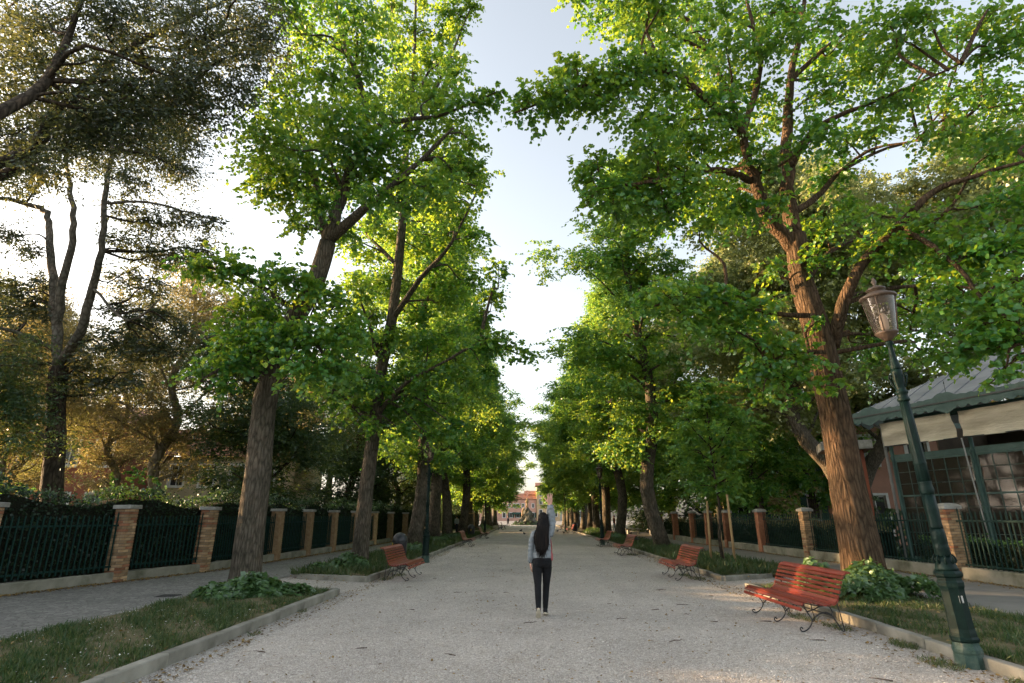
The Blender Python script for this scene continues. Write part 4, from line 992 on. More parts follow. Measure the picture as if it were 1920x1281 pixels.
def litter(name, n, seed, xr, yr, z, lsize, mat, label, cat):
    rng = np.random.default_rng(seed)
    P = np.stack([rng.uniform(*xr, n), yr[0]+(yr[1]-yr[0])*rng.random(n)**1.5, np.full(n, z)+rng.uniform(0, .012, n)], -1)
    A = rng.normal(0, 1, (n, 3))*np.array([1, 1, .15]); Nn = np.array([0, 0, 1.0])+rng.normal(0, .3, (n, 3))
    o = bpy.data.objects.new(name, leaf_mesh(name, P, A, Nn, lsize*rng.uniform(.5, 1.4, n), mat, 'dia', rng.random(n)))
    link(o); tag(o, label, cat, kind='stuff')
    return P
litter('fallen_leaves', 3000, 1, (-4.1, 5.0), (4.5, 40), .006, .035, MT['dead_leaf'], 'small dry leaves strewn over the gravel path', 'fallen leaves')
litter('leaf_drift', 1300, 21, (-4.14, -3.75), (4.8, 30), .006, .04, MT['dead_leaf'], 'dry leaves gathered along the left kerb foot', 'fallen leaves')
litter('leaf_drift', 1500, 22, (4.5, 5.09), (4.8, 30), .006, .04, MT['dead_leaf'], 'dry leaves gathered along the right kerb foot', 'fallen leaves')
litter('fallen_leaves', 1500, 2, (-6.8, -4.3), (5, 30), .125, .045, MT['dead_leaf'], 'dry leaves lying on the left verge', 'fallen leaves')
litter('fallen_leaves', 1300, 3, (5.3, 7.9), (5, 30), .125, .045, MT['dead_leaf'], 'dry leaves lying on the right verge', 'fallen leaves')
def drift(side, dx, n, seed, label):
    rng = np.random.default_rng(seed)
    ys = 6+34*rng.random(n)**1.2
    x = np.array([wall_x(side, y) for y in ys])-side*(.16+np.abs(rng.normal(0, dx, n)))
    P = np.stack([x, ys, .02+rng.uniform(0, .02, n)], -1)
    A = rng.normal(0, 1, (n, 3))*np.array([1, 1, .2]); Nn = np.array([0, 0, 1.0])+rng.normal(0, .4, (n, 3))
    o = bpy.data.objects.new('leaf_drift', leaf_mesh('leaf_drift', P, A, Nn, .045*rng.uniform(.5, 1.4, n), MT['dead_leaf'], 'dia', rng.random(n)))
    link(o); tag(o, label, 'fallen leaves', kind='stuff')
drift(-1, .16, 6500, 1, 'drift of dry yellow leaves along the foot of the left low wall')
drift(1, .2, 4200, 2, 'drift of dry leaves and moss along the foot of the right low wall')
# loose pebbles and twigs on the gravel
def pebbles(n, seed):
    rng = np.random.default_rng(seed)
    c = np.stack([rng.uniform(-4.1, 5.05, n), 4.8+14*rng.random(n)**2.0, np.full(n, .004)], -1)
    s = rng.uniform(.006, .015, n)
    T = np.array([(1, 0, 0), (0, 1, 0), (-1, 0, 0), (0, -1, 0), (.2, .1, .7)])
    a = rng.uniform(0, 6.28, n)
    ca, sa = np.cos(a)[:, None], np.sin(a)[:, None]
    st = rng.uniform(.6, 1.2, (n, 1))
    X = (T[None, :, 0]*ca-T[None, :, 1]*sa*st)*s[:, None]; Y = (T[None, :, 0]*sa+T[None, :, 1]*ca*st)*s[:, None]; Z = T[None, :, 2]*s[:, None]
    V = (np.stack([X, Y, Z], -1)+c[:, None]).reshape(-1, 3)
    F = np.array([(0, 1, 4), (1, 2, 4), (2, 3, 4), (3, 0, 4)])
    F = (np.arange(n)[:, None, None]*5+F[None]).reshape(-1, 3)
    me = bpy.data.meshes.new('pebbles'); me.from_pydata(V.tolist(), [], F.tolist()); me.materials.append(MT['pebble']); me.update()
    o = bpy.data.objects.new('pebbles', me); link(o); tag(o, 'loose pale pebbles on the near part of the gravel path', 'pebbles', kind='stuff')
MT['pebble'] = mat_noise('pale_pebble', [(.3, (.30, .26, .23)), (.5, (.48, .44, .40)), (.7, (.66, .62, .58))], scale=30, detail=2, bump=0)
pebbles(22000, 5)
rt_ = np.random.default_rng(77)
for i in range(34):
    x, y = float(rt_.uniform(-4, 4.9)), float(5.0+12*rt_.random()**1.4)
    L = float(rt_.uniform(.08, .26)); a = float(rt_.uniform(-.6, .6))+(math.pi if rt_.random() < .5 else 0)
    o = MB().tube([(-L/2, 0, 0), (-L*.1, .012, .006), (L*.2, -.01, .004), (L/2, .02, .008)], [.006, .007, .005, .003], 5).build('fallen_twig', MT['twig'], None, (x, y, .008))
    o.rotation_euler = (0, 0, a)
    tag(o, 'short dry twig lying on the gravel path', 'twig', 'dry twigs scattered on the gravel')

MT['daisy'] = mat_leaf('daisy_petal', (.6, .6, .56), (.8, .8, .76), (.4, .4, .35), (.5, .5, .45), trans=.2, gloss=.02)
_d = np.random.default_rng(12)
_n = 420
_x = _d.uniform(-6.7, -4.4, _n); _y = 5+5.5*_d.random(_n)**1.6
_P = np.stack([_x, _y, np.full(_n, .165)+_d.uniform(-.015, .02, _n)], -1)
_o = bpy.data.objects.new('daisies', leaf_mesh('daisies', _P, _d.normal(0, 1, (_n, 3))*np.array([1, 1, .2]), np.array([0, 0, 1.0])+_d.normal(0, .3, (_n, 3)), .02*_d.uniform(.6, 1.3, _n), MT['daisy'], 'dia', _d.random(_n)))
link(_o); tag(_o, 'tiny white daisies dotted over the near left verge', 'daisies', kind='stuff')
# ================================================================ street furniture
# ---- serpentine slatted bench: faces -X (towards the path), runs along Y
SEAT = [(-.47, .335), (-.445, .40), (-.39, .435), (-.32, .43), (-.25, .415), (-.18, .40), (-.11, .39), (-.04, .39), (.03, .405), (.075, .445),
        (.105, .505), (.13, .57), (.155, .635), (.18, .70), (.205, .762), (.245, .815), (.31, .835)]
def make_bench():
    t = empty('park_bench', (0, 0, 0))
    L = 2.1
    ms = {}
    prof = SEAT
    for i, (x, z) in enumerate(prof):
        a = prof[max(i-1, 0)]; b = prof[min(i+1, len(prof)-1)]
        ang = math.atan2(b[1]-a[1], b[0]-a[0])
        wide = i in (2, 9, 15)
        key = 'w' if wide else 'n'
        if key not in ms:
            hw = .034 if wide else .024
            mb = MB()
            # chamfered slat, long in Y
            pr = [(-hw, -.010), (hw, -.010), (hw, .006), (hw-.006, .012), (-hw+.006, .012), (-hw, .006)]
            mb.prism([(p[0], -L/2, p[1]) for p in pr], (0, L, 0))
            ms[key] = mb.mesh('slat', MT['red_wood'])
        inst('slat', ms[key], t, (x, float(rg.normal(0, .004)), z), (0, -ang, 0))
    # iron end frames and middle frame: strap under the slats, X legs with curled feet
    def frame():
        mb = MB()
        strap = [(x, 0, z-.03) if i < 9 else (x+.028, 0, z-.006) for i, (x, z) in enumerate(prof)]
        mb.tube(smoothpoly(strap, 2), .009, 6, True, True, ell=None)
        mb.tube(smoothpoly([(-.36, 0, .40), (-.30, 0, .28), (-.24, 0, .16), (-.30, 0, .06), (-.38, 0, .015), (-.425, 0, .025), (-.435, 0, .055), (-.41, 0, .07), (-.395, 0, .05)], 3), .0095, 6)
        mb.tube(smoothpoly([(-.24, 0, .16), (-.14, 0, .24), (-.02, 0, .27), (.06, 0, .23), (.13, 0, .12), (.20, 0, .01)], 3), .0095, 6)
        mb.tube(smoothpoly([(.03, 0, .38), (.08, 0, .28), (.06, 0, .23)], 3), .009, 6)
        mb.tube(smoothpoly([(.13, 0, .54), (.17, 0, .38), (.20, 0, .20), (.22, 0, .01)], 3), .009, 6)
        mb.tube(smoothpoly([(.33, 0, .80), (.35, 0, .77), (.325, 0, .745), (.30, 0, .77)], 3), .009, 6)
        mb.tube(smoothpoly([(-.30, 0, .28), (-.2, 0, .31), (-.08, 0, .36)], 3), .010, 5)
        return mb.mesh('iron_frame', MT['black_iron'])
    fm = frame()
    for y in (-.86, 0, .86):
        inst('iron_frame', fm, t, (0, y, 0))
    mb = MB()
    mb.tube([(.06, -.86, .23), (.06, .86, .23)], .010, 6)
    mb.build('tie_rod', MT['black_iron'], t)
    return t
bench = make_bench()
BENCH = [(4.42, 10.25, 0.03, 'red slatted bench with curled iron legs, nearest on the right beside the ivy mound'),
         (4.36, 17.25, -.02, 'red slatted bench on the right at the corner of the far verge'),
         (4.42, 27.3, .0, 'red slatted bench on the right next before the second right lamp'),
         (4.42, 34.6, .0, 'small red bench just in front of the second right lamp'),
         (4.42, 62, .0, 'tiny red bench on the right before the farther right lamp'),
         (4.42, 76, .0, 'farthest tiny red bench on the right'),
         (-3.62, 17.0, math.pi-.02, 'red slatted bench on the left in front of the second left trunk'),
         (-3.62, 34.4, math.pi, 'red slatted bench on the left beyond the left lamp'),
         (-3.62, 47.0, math.pi, 'small red bench on the left beside a bin, third from the near end'),
         (-3.62, 75, math.pi, 'tiny red bench far on the left, fourth from the near end'),
         (-3.62, 84, math.pi, 'farthest tiny red bench on the left')]
for i, (x, y, a, lb) in enumerate(BENCH):
    b = bench if i == 0 else copy_tree(bench)
    b.location = (x, y, 0); b.rotation_euler = (0, 0, a)
    tag(b, lb, 'bench', 'red benches along the gravel path')

# ---- cast-iron street lamp
MT['lamp_glass'] = mat_glass('lantern_glass', (.80, .68, .58), .06, .12)
MT['bulb'] = mat_noise('milky_bulb', [(.3, (.75, .73, .70)), (.7, (.85, .84, .82))], scale=4, rough=.3, bump=0)
MT['sticker'] = mat_noise('torn_sticker', [(.35, (.16, .17, .16)), (.55, (.55, .55, .53))], scale=40, bump=.1)
def make_lamp():
    t = empty('street_lamp', (0, 0, 0))
    I = MT['lamp_iron']
    # octagonal flared foot
    MB().lathe([(.195, -.03), (.19, .03), (.175, .14), (.182, .16), (.18, .19), (.158, .23), (.155, .26)], 8, phase=R(22.5), smooth=False).build('foot', MT['lamp_foot'], t)
    MB().lathe([(.155, .262), (.175, .275), (.178, .30), (.160, .32), (.158, .36), (.150, .40), (.146, .80), (.150, .83), (.162, .86), (.165, .90), (.152, .92), (.152, .95), (.178, .97), (.180, 1.0), (.150, 1.03)], 8, phase=R(22.5), smooth=False).build('pedestal', I, t)
    mb = MB()
    mb.lathe([(.148, 1.032), (.135, 1.06), (.125, 1.10), (.10, 1.14), (.09, 1.18)], 20)
    mb.lathe([(.092, 1.181), (.098, 1.2), (.094, 1.26), (.10, 1.28), (.092, 1.30), (.088, 1.34), (.095, 1.36), (.092, 1.45), (.082, 1.5)], 20, flute=lambda a, z: 1+.06*math.sin(a*8+z*40))
    for k in range(8):
        a = k*math.pi/4
        mb.tube(smoothpoly([(math.cos(a)*.10, math.sin(a)*.10, 1.10), (math.cos(a)*.135, math.sin(a)*.135, 1.14), (math.cos(a)*.115, math.sin(a)*.115, 1.19), (math.cos(a)*.09, math.sin(a)*.09, 1.2)], 2), [.018, .02, .018, .014, .012, .01, .008], 5)
    mb.build('acanthus_base', I, t)
    mb = MB()
    fl = lambda a, z: 1+.045*math.cos(a*12)
    mb.lathe([(.082, 1.502), (.084, 1.53), (.080, 1.56), (.083, 1.70), (.082, 1.9)], 36, flute=lambda a, z: 1+.05*math.sin(a*6+z*26))
    mb.lathe([(.086, 1.902), (.094, 1.93), (.098, 1.97), (.088, 2.0), (.086, 2.04), (.092, 2.06)], 24)
    mb.lathe([(.084, 2.062), (.080, 2.3), (.074, 2.7), (.064, 3.07)], 48, flute=fl)
    mb.lathe([(.070, 2.25), (.086, 2.27), (.088, 2.29), (.074, 2.31)], 24)
    mb.build('shaft', I, t)
    mb = MB()
    mb.lathe([(.066, 3.072), (.086, 3.09), (.088, 3.11), (.072, 3.13), (.070, 3.17), (.088, 3.19), (.09, 3.205), (.070, 3.225), (.066, 3.25), (.072, 3.33), (.080, 3.38), (.074, 3.44), (.078, 3.47), (.070, 3.50)], 24)
    for k in range(4):
        a = k*math.pi/2+.4
        c = math.cos(a); s = math.sin(a)
        mb.tube(smoothpoly([(c*.07, s*.07, 3.26), (c*.10, s*.10, 3.33), (c*.122, s*.122, 3.40), (c*.115, s*.115, 3.44), (c*.095, s*.095, 3.42), (c*.10, s*.10, 3.395)], 3), .014, 6)
    mb.build('capital', I, t)
    MB().lathe([(.068, 3.502), (.074, 3.53), (.066, 3.58), (.045, 3.68), (.036, 3.78), (.034, 3.84), (.055, 3.86), (.058, 3.88), (.04, 3.90)], 24, flute=lambda a, z: 1+.06*math.cos(a*8)).build('neck', I, t)
    # lantern
    la = MB()
    la.lathe([(.04, 3.902), (.07, 3.925), (.11, 3.96), (.158, 4.0), (.166, 4.01), (.166, 4.03), (.154, 4.03)], 24)
    lo = la.build('lantern', MT['lantern_copper'], t)
    g = MB()
    vs = []; fs = []
    for i, (r, z) in enumerate(((.156, 4.032), (.232, 4.50))):
        for k in range(24): vs.append((r*math.cos(k*math.pi/12), r*math.sin(k*math.pi/12), z))
    for k in range(24): fs.append((k, (k+1) % 24, 24+(k+1) % 24, 24+k))
    g.add(vs, fs, True)
    g.build('glass', MT['lamp_glass'], lo)
    for k in range(4):
        a = k*math.pi/2+.55
        MB().tube([(math.cos(a)*.160, math.sin(a)*.160, 4.02), (math.cos(a)*.237, math.sin(a)*.237, 4.51)], .009, 6).build('glazing_bar', MT['lantern_copper'], lo)
    cp = MB()
    cp.lathe([(.225, 4.502), (.262, 4.51), (.274, 4.53), (.262, 4.548), (.20, 4.57), (.15, 4.60)], 28)
    cp.lathe([(.12, 4.601), (.118, 4.63), (.142, 4.64), (.145, 4.655), (.10, 4.685), (.04, 4.70)], 24)
    cp.lathe([(.028, 4.701), (.022, 4.72), (.034, 4.745), (.038, 4.77), (.026, 4.80), (.006, 4.83)], 12)
    cp.build('lantern_roof', MT['lantern_copper'], lo)
    MB().lathe([(.03, 4.04), (.055, 4.08), (.065, 4.18), (.05, 4.27), (.02, 4.30)], 14).build('bulb', MT['bulb'], lo)
    return t
MT['lamp_foot'] = mat_noise('scuffed_green_iron', [(.3, (.012, .045, .038)), (.5, (.05, .085, .07)), (.7, (.16, .17, .14))], scale=5, detail=9, rough=.6, bump=.4, bscale=50)
lamp = make_lamp()
for i, (x, y, tilt, rz, lb) in enumerate([(5.05, 7.42, -.045, .3, 'tall green cast-iron street lamp leaning at the near right verge'), (-3.87, 22.5, .0, 1.2, 'green cast-iron street lamp on the left beyond the first left bench'),
        (4.46, 36.4, 0, 2.0, 'green street lamp on the right behind the fourth bench'), (-4.5, 61, 0, .9, 'sunlit street lamp far on the left'), (4.2, 67.8, 0, .2, 'farthest street lamp on the right')]):
    l = lamp if i == 0 else copy_tree(lamp)
    l.location = (x, y, 0); l.rotation_euler = (0, tilt, rz)
    if i == 0: l.rotation_euler = (Matrix.Rotation(tilt, 3, 'Y') @ Matrix.Rotation(rz, 3, 'Z')).to_euler()
    l.scale = (.84, .84, .95 if i == 1 else 1.0)
    tag(l, lb, 'street lamp', 'green street lamps along the path')
st = MB().box(-.028, .028, -.002, .002, -.04, .04).build('sticker', MT['sticker'], lamp, (0, 0, 0))
_a = R(270)-.3
st.location = (math.cos(_a)*.139-.0, math.sin(_a)*.139, .72); st.rotation_euler = (0, 0, _a+math.pi/2)

# ---- domed litter bins
MT['bin'] = mat_noise('black_plastic', [(.3, (.018, .02, .024)), (.7, (.05, .053, .06))], scale=6, rough=.4, spec=.5, bump=.1)
MT['yellow'] = mat_noise('yellow_label', [(.3, (.55, .38, .04)), (.7, (.68, .5, .06))], scale=10, bump=0)
def make_bin():
    t = empty('litter_bin', (0, 0, 0))
    MB().lathe([(.25, 0), (.27, .05), (.29, .55), (.30, .58)], 24).build('drum', MT['bin'], t)
    MB().lathe([(.305, .581), (.31, .60), (.30, .68), (.27, .77), (.20, .86), (.10, .92), (.02, .94)], 24).build('dome_lid', MT['bin'], t)
    MB().box(-.30, -.292, -.03, .03, .40, .56).build('label_plate', MT['yellow'], t)
    return t
bn = make_bin()
for i, (x, y, lb) in enumerate([(-5.1, 23.6, 'black domed litter bin behind the first left bench'), (-4.75, 49.2, 'small black domed bin behind the third left bench'), (5.0, 64.5, 'tiny black domed bin far on the right verge')]):
    b = bn if i == 0 else copy_tree(bn)
    b.location = (x, y, .1); b.rotation_euler = (0, 0, i*1.0+.6); tag(b, lb, 'litter bin', 'black domed litter bins')

# ---- staked sapling on the right verge, stakes on the left
SAP = habit_tree('sapling', 81, 6.6, 2.2, 1.75, 20, .06, MT['bark_dark'], MT['leaf_far'], 210, .14, 'dia', wob=.06, clr=(.45, .75), step=.7)
plant('maple_sapling', SAP, (6.75, 21.2, .1), .4, 1.0, 'young leafy sapling held by three wooden stakes on the right', cat='sapling')
for (x, y, h, ax, ay, lb) in [(6.42, 21.5, 2.1, .06, .02, 'leftmost pale wooden stake of the sapling'), (6.92, 21.7, 1.9, -.03, .03, 'middle greyish stake of the sapling, behind the others'), (6.98, 20.7, 2.3, -.04, -.03, 'rightmost pale wooden stake of the sapling, nearest')]:
    o = MB().tube([(0, 0, 0), (ax*.5, ay*.5, h*.5), (ax, ay, h)], [.045, .043, .04], 8).build('tree_stake', MT['stake'], None, (x, y, .08))
    tag(o, lb, 'stake', 'stakes around the right sapling')
fr = empty('stake_frame', (-5.5, 55, .1), 0, 'light wooden frame of stakes round a young tree far on the left', 'stake frame')
for x in (-.45, .45):
    MB().tube([(x, 0, 0), (x, 0, 1.9)], .05, 7).build('post', MT['stake'], fr)
MB().tube([(-.5, 0, 1.82), (.5, 0, 1.82)], .04, 7).build('crossbar', MT['stake'], fr)

# ---- stone benches behind the right row and beyond the left row
MT['stone'] = mat_noise('pale_stone', [(.3, (.27, .27, .25)), (.7, (.42, .42, .39))], scale=5, detail=7, bump=.4)
for i, (x, y, rz, lb) in enumerate([(10.2, 58.5, .1, 'left one of two grey stone benches under the far right trees'), (12.2, 57.5, .1, 'right one of two grey stone benches under the far right trees'), (-8.6, 44.5, 1.5, 'grey stone bench on the far left pavement')]):
    t = empty('stone_bench', (x, y, 0), rz, lb, 'stone bench', 'grey stone benches')
    MB().box(-.8, .8, -.24, .24, .42, .52, bev=.012).build('slab', MT['stone'], t)
    for s in (-.5, .5):
        MB().box(s-.09, s+.09, -.18, .18, 0, .418).build('support', MT['stone'], t)

# ---- drain covers
MT['iron_cover'] = mat_noise('worn_iron_cover', [(.3, (.03, .03, .032)), (.7, (.07, .068, .066))], scale=14, rough=.6, bump=.5, bscale=90)
for (x, y, s, lb) in [(-7.75, 13.0, .38, 'dark iron drain cover on the near left pavement'), (9.1, 14.4, .36, 'dark iron drain cover on the right pavement beside the ivy'), (-7.1, 20.9, .34, 'dark iron drain cover farther along the left pavement')]:
    t = empty('drain_cover', (x, y, .012), .1, lb, 'drain cover', 'iron drain covers')
    mb = MB()
    for k in range(4):
        a = k*math.pi/2; m = Matrix.Rotation(a, 4, 'Z')
        mb.box(-s/2, s/2-.03, -s/2, -s/2+.03, -.02, .010, m=m)
    mb.build('rim', MT['iron_cover'], t)
    pb = MB().box(-.012, .012, -s/2+.035, s/2-.035, -.02, .007).mesh('grate_bar', MT['iron_cover'])
    for k in range(7): inst('grate_bar', pb, t, ((k-3)*s*.115, 0, 0))

# ---- pigeons
MT['pigeon'] = mat_noise('dark_pigeon', [(.3, (.03, .032, .038)), (.7, (.10, .105, .115))], scale=25, bump=.1)
def pigeon():
    t = empty('pigeon', (0, 0, 0))
    mb = MB()
    mb.tube([(-.17, 0, .09), (-.10, 0, .115), (-.03, 0, .125), (.04, 0, .135), (.085, 0, .165), (.10, 0, .20), (.108, 0, .225), (.125, 0, .228), (.145, 0, .222)], [.012, .03, .058, .062, .045, .028, .026, .022, .004], 10, True, True)
    mb.build('body', MT['pigeon'], t)
    for s in (-1, 1):
        MB().tube([(0, s*.02, .08), (.005, s*.02, 0.0), (.03, s*.022, .002)], .005, 5).build('leg', MT['twig'], t)
        MB().tube([(-.16, s*.02, .10), (-.08, s*.05, .125), (.0, s*.062, .14), (.05, s*.045, .145)], [.006, .022, .026, .012], 7).build('wing', MT['pigeon'], t)
    return t
pg = pigeon()
for i, (x, y, a, lb) in enumerate([(-.86, 66, .3, 'pigeon farthest out on the middle of the path'), (-.4, 54, 2, 'pigeon on the path left of the walking woman'), (3.1, 64, 1, 'left one of two pigeons on the path right of the woman'), (3.4, 58, 4, 'right one of two pigeons on the path right of the woman'),
        (9.4, 60.5, 2, 'pigeon nearest the left stone bench'), (8.8, 55.5, 5, 'pigeon nearest the right row trunk, before the stone benches'), (9.5, 55.8, .6, 'pigeon in the middle of the right pavement group'), (10.6, 58.6, 1.4, 'rightmost pigeon before the stone benches'), (6.8, 37.5, 3, 'lone pigeon on the right verge beyond the third bench')]):
    b = pg if i == 0 else copy_tree(pg)
    b.location = (x, y, .11 if i == 8 else .014); b.rotation_euler = (0, 0, a); tag(b, lb, 'pigeon', 'pigeons on the ground')
    b.scale = (1.25,)*3
# ================================================================ buildings
MT['pav_green'] = mat_noise('pavilion_green_metal', [(.3, (.025, .062, .058)), (.7, (.05, .105, .095))], scale=5, detail=8, rough=.55, spec=.4, bump=.2)
MT['zinc'] = mat_noise('grey_zinc_roof', [(.3, (.20, .21, .225)), (.7, (.30, .31, .325))], scale=1.2, detail=9, rough=.5, spec=.4, bump=.2, aniso=(1, 1, 3))
MT['awning'] = mat_noise('cream_awning', [(.3, (.42, .37, .28)), (.7, (.60, .54, .43))], scale=1.6, detail=5, rough=.9, bump=.5, bscale=5, dist=.05, aniso=(1, 1, 5))
MT['pane'] = mat_glass('window_glass', (.20, .17, .13), .05, .25, .35)
MT['interior'] = mat_noise('dim_interior', [(.3, (.05, .038, .027)), (.7, (.11, .085, .06))], scale=1.5, bump=0)
MT['ochre'] = mat_noise('ochre_curtain', [(.3, (.35, .20, .05)), (.7, (.5, .31, .09))], scale=3, aniso=(6, 6, .4), bump=.3)
MT['white_paint'] = mat_noise('white_paint', [(.3, (.55, .55, .53)), (.7, (.72, .72, .70))], scale=5, bump=.1)
MT['pipe'] = mat_noise('grey_pipe', [(.3, (.22, .22, .22)), (.7, (.34, .33, .32))], scale=6, rough=.5, bump=.1)

def pavilion():
    # local frame: +X runs along the front towards the camera, +Y points inside, origin at the far front corner
    ang = math.atan2(-.94, .34)
    t = empty('pavilion', (13.1, 21.0, 0), ang, 'glazed garden pavilion with grey metal roof, scalloped green eaves and cream awnings', 'pavilion')
    # inside is +Y local?  rotate so: X=(.34,-.94); Y=(.94,.34) -> away from the path
    B = 2.72; nb = 4; Lx = B*nb; D = 5.0; eave = 4.95
    G = MT['pav_green']
    MB().box(0.05, Lx, .10, D, -.05, .18).build('floor_slab', MT['stone'], t)
    MB().box(0.1, Lx, D-.1, D, .185, eave).build('back_wall', MT['interior'], t)
    MB().box(.10, .16, 2.2, D-.102, .185, eave-.1).build('side_wall', MT['interior'], t)
    for k, (x, w, m) in enumerate([(.55, .10, 'white_paint'), (1.05, .30, 'ochre'), (1.75, .12, 'white_paint'), (3.4, .4, 'ochre'), (6.2, .5, 'ochre')]):
        MB().box(x, x+w, 1.4+.2*k, 1.46+.2*k, .19, 3.3).build('curtain', MT[m], t)
    for b in range(nb+1):
        x = b*B
        p = MB()
        p.lathe([(.085, -.02), (.085, .25), (.065, .30), (.058, 3.55), (.085, 3.6), (.09, 3.66), (.06, 3.7), (.055, eave-.05)], 14, (x, 0, 0))
        p.build('column', G, t)
        MB().tube([(x, -.62, eave+.20), (x, -.62, eave+.78)], [.012, .008], 6).add([(x-.02, -.62, eave+.78), (x, -.64, eave+.78), (x+.02, -.62, eave+.78), (x, -.60, eave+.78), (x, -.62, eave+.92)], [(0, 1, 4), (1, 2, 4), (2, 3, 4), (3, 0, 4)]).build('finial', MT['black_iron'], t)
    # glazed walls: frames and panes, front and far side
    def glazed(o, ux, bays, n, rows, label):
        for b in range(bays):
            for k in range(n+1):
                thick = .035 if k in (0, n) else (.02 if k % 2 == 0 else .013)
                xx = .09+(B-.18)*k/n+b*B
                m = MB().box(-thick/2, thick/2, -.02, .02, .33, 3.52).mesh('mullion', G)
                inst('mullion', m, o, (xx, 0, 0))
            for r in range(rows+1):
                z = .33+(3.52-.33)*r/rows
                th = .07 if r in (0, rows) else (.055 if r == 5 else .014)
                m = MB().box(.09+b*B, B-.09+b*B, -.016, .016, z-th/2, z+th/2).build('glazing_bar', G, o)
            cw = (B-.18)/n; ch = (3.52-.33)/rows
            pm = MB().box(-cw/2+.012, cw/2-.012, -.003, .003, -ch/2+.01, ch/2-.01).mesh('pane', MT['pane'])
            for k in range(n):
                for r in range(rows):
                    inst('pane', pm, o, (.09+b*B+(k+.5)*cw, float(rg.normal(0, .001)), .33+(r+.5)*ch), (float(rg.normal(0, .0015)), 0, float(rg.normal(0, .0015))))
            MB().box(.05+b*B, B-.05+b*B, -.04, .04, .18, .295).build('sill', G, o)
            MB().box(.06+b*B, B-.06+b*B, -.03, .03, 3.56, 3.74).build('transom', G, o)
    fw_ = empty('front_glazing'); fw_.parent = t; fw_.location = (0, 0, 0)
    glazed(fw_, 1, 3, 6, 8, '')
    sw_ = empty('side_glazing'); sw_.parent = t; sw_.rotation_euler = (0, 0, math.pi/2)
    glazed(sw_, 1, 1, 6, 8, '')
    # awnings: sagging fabric hung between columns
    for b in range(nb):
        vs = []; fs = []
        nx, nz = 14, 9
        for j in range(nz+1):
            for i in range(nx+1):
                u = i/nx; v = j/nz
                z = eave-.12-v*.78-.05*math.sin(u*math.pi)*v
                y = -.50+.10*v+.05*math.sin(v*9+u*2+b)*(.3+.7*abs(math.sin(u*3+b)))+.03*math.sin(u*17+v*5)
                vs.append((b*B+.10+(B-.2)*u, y, z))
        for j in range(nz):
            for i in range(nx):
                a = j*(nx+1)+i; fs.append((a, a+1, a+nx+2, a+nx+1))
        aw = MB().add(vs, fs, True).build('awning', MT['awning'], t)
        MB().tube([(b*B+.10, -.41, eave-.93), (b*B+B-.1, -.41, eave-.93)], .022, 8).build('awning_bar', MT['black_iron'], aw)
    for b in (1, 2, 3):
        MB().tube([(b*B+.02, -.42, eave-.95), (b*B+.25, -.55, .35)], .022, 8).build('awning_strut', MT['pipe'], t)
    MB().box(0.05, Lx, -.2, -.02, eave-.15, eave+.02).build('beam', G, t)
    # eave fascia with scalloped lower edge and raised crests
    def fascia(x0, x1, y, zt, d, bayed):
        n = int((x1-x0)/.045); up = []; lo = []
        for i in range(n+1):
            x = x0+(x1-x0)*i/n
            c = ((x % B)/B)
            near = min(c, 1-c)*B
            sc = abs(math.sin(math.pi*x/(B/8)))**.6*.11
            low = zt-.30-sc
            if near < .34: low = zt-.36-.16*(1-near/.34)
            hi = zt+.03*abs(math.sin(math.pi*x/.34))*(near < .9)+(.14*math.cos(near/.42*math.pi/2) if near < .42 else 0)
            up.append((x, hi)); lo.append((x, low))
        mb = MB()
        vs = []; fs = []
        for yy in (y, y+.02):
            for (x, z), (_, w) in zip(up, lo): vs += [(x, yy, z), (x, yy, w)]
        m = 2*(n+1)
        for i in range(n):
            a = 2*i
            fs += [(a, a+1, a+3, a+2), (m+a, m+a+2, m+a+3, m+a+1), (a, a+2, m+a+2, m+a), (a+1, m+a+1, m+a+3, a+3)]
        mb.add(vs, fs)
        return mb
    fascia(-.75, Lx, -.78, eave+.33, .3, True).build('fascia', G, t)
    f2 = fascia(-.75, D, -.78, eave+.33, .3, True).build('fascia', G, t)
    f2.rotation_euler = (0, 0, math.pi/2); f2.location = (-1.56+.02, .02, 0)
    MB().box(-.76, Lx, -.81, -.785, eave+.16, eave+.20).build('gutter', MT['black_iron'], t)
    # hipped zinc roof, standing seams, one sheet per panel
    z0, z1 = eave+.30, eave+2.05
    ya, yb = -.76, 2.4
    for k in range(int((Lx+.75)/.62)+1):
        xa = -.75+k*.62; xb = min(xa+.61, Lx)
        def zt_(x): return (yb-ya) if x > -.75+(yb-ya) else (x+.75)
        ha, hb = zt_(xa), zt_(xb)
        mb = MB()
        pts = [(xa, ya, z0), (xb, ya, z0), (xb, ya+hb, z0+(z1-z0)*hb/(yb-ya)), (xa, ya+ha, z0+(z1-z0)*ha/(yb-ya))]
        mb.prism(pts, (0, 0, .03))
        mb.build('roof_sheet', MT['zinc'], t)
        if k: MB().prism([(xa-.012, ya, z0+.032), (xa+.004, ya, z0+.032), (xa+.004, ya+ha, z0+.032+(z1-z0)*ha/(yb-ya)), (xa-.012, ya+ha, z0+.032+(z1-z0)*ha/(yb-ya))], (0, 0, .035)).build('roof_seam', MT['zinc'], t)
    MB().prism([(-.752, ya, z0), (-.752, D, z0), (-.75+(yb-ya), D, z1), (-.75+(yb-ya), yb, z1)], (0, 0, .03)).build('roof_hip', MT['zinc'], t)
    MB().prism([(-.75+(yb-ya), yb+.002, z1), (Lx, yb+.002, z1), (Lx, D, z1-.3), (-.75+(yb-ya), D, z1-.3)], (0, 0, .03)).build('roof_back', MT['zinc'], t)
    MB().tube([(-.75+(yb-ya), yb, z1+.04), (Lx, yb, z1+.04)], .05, 8).build('ridge', MT['zinc'], t)
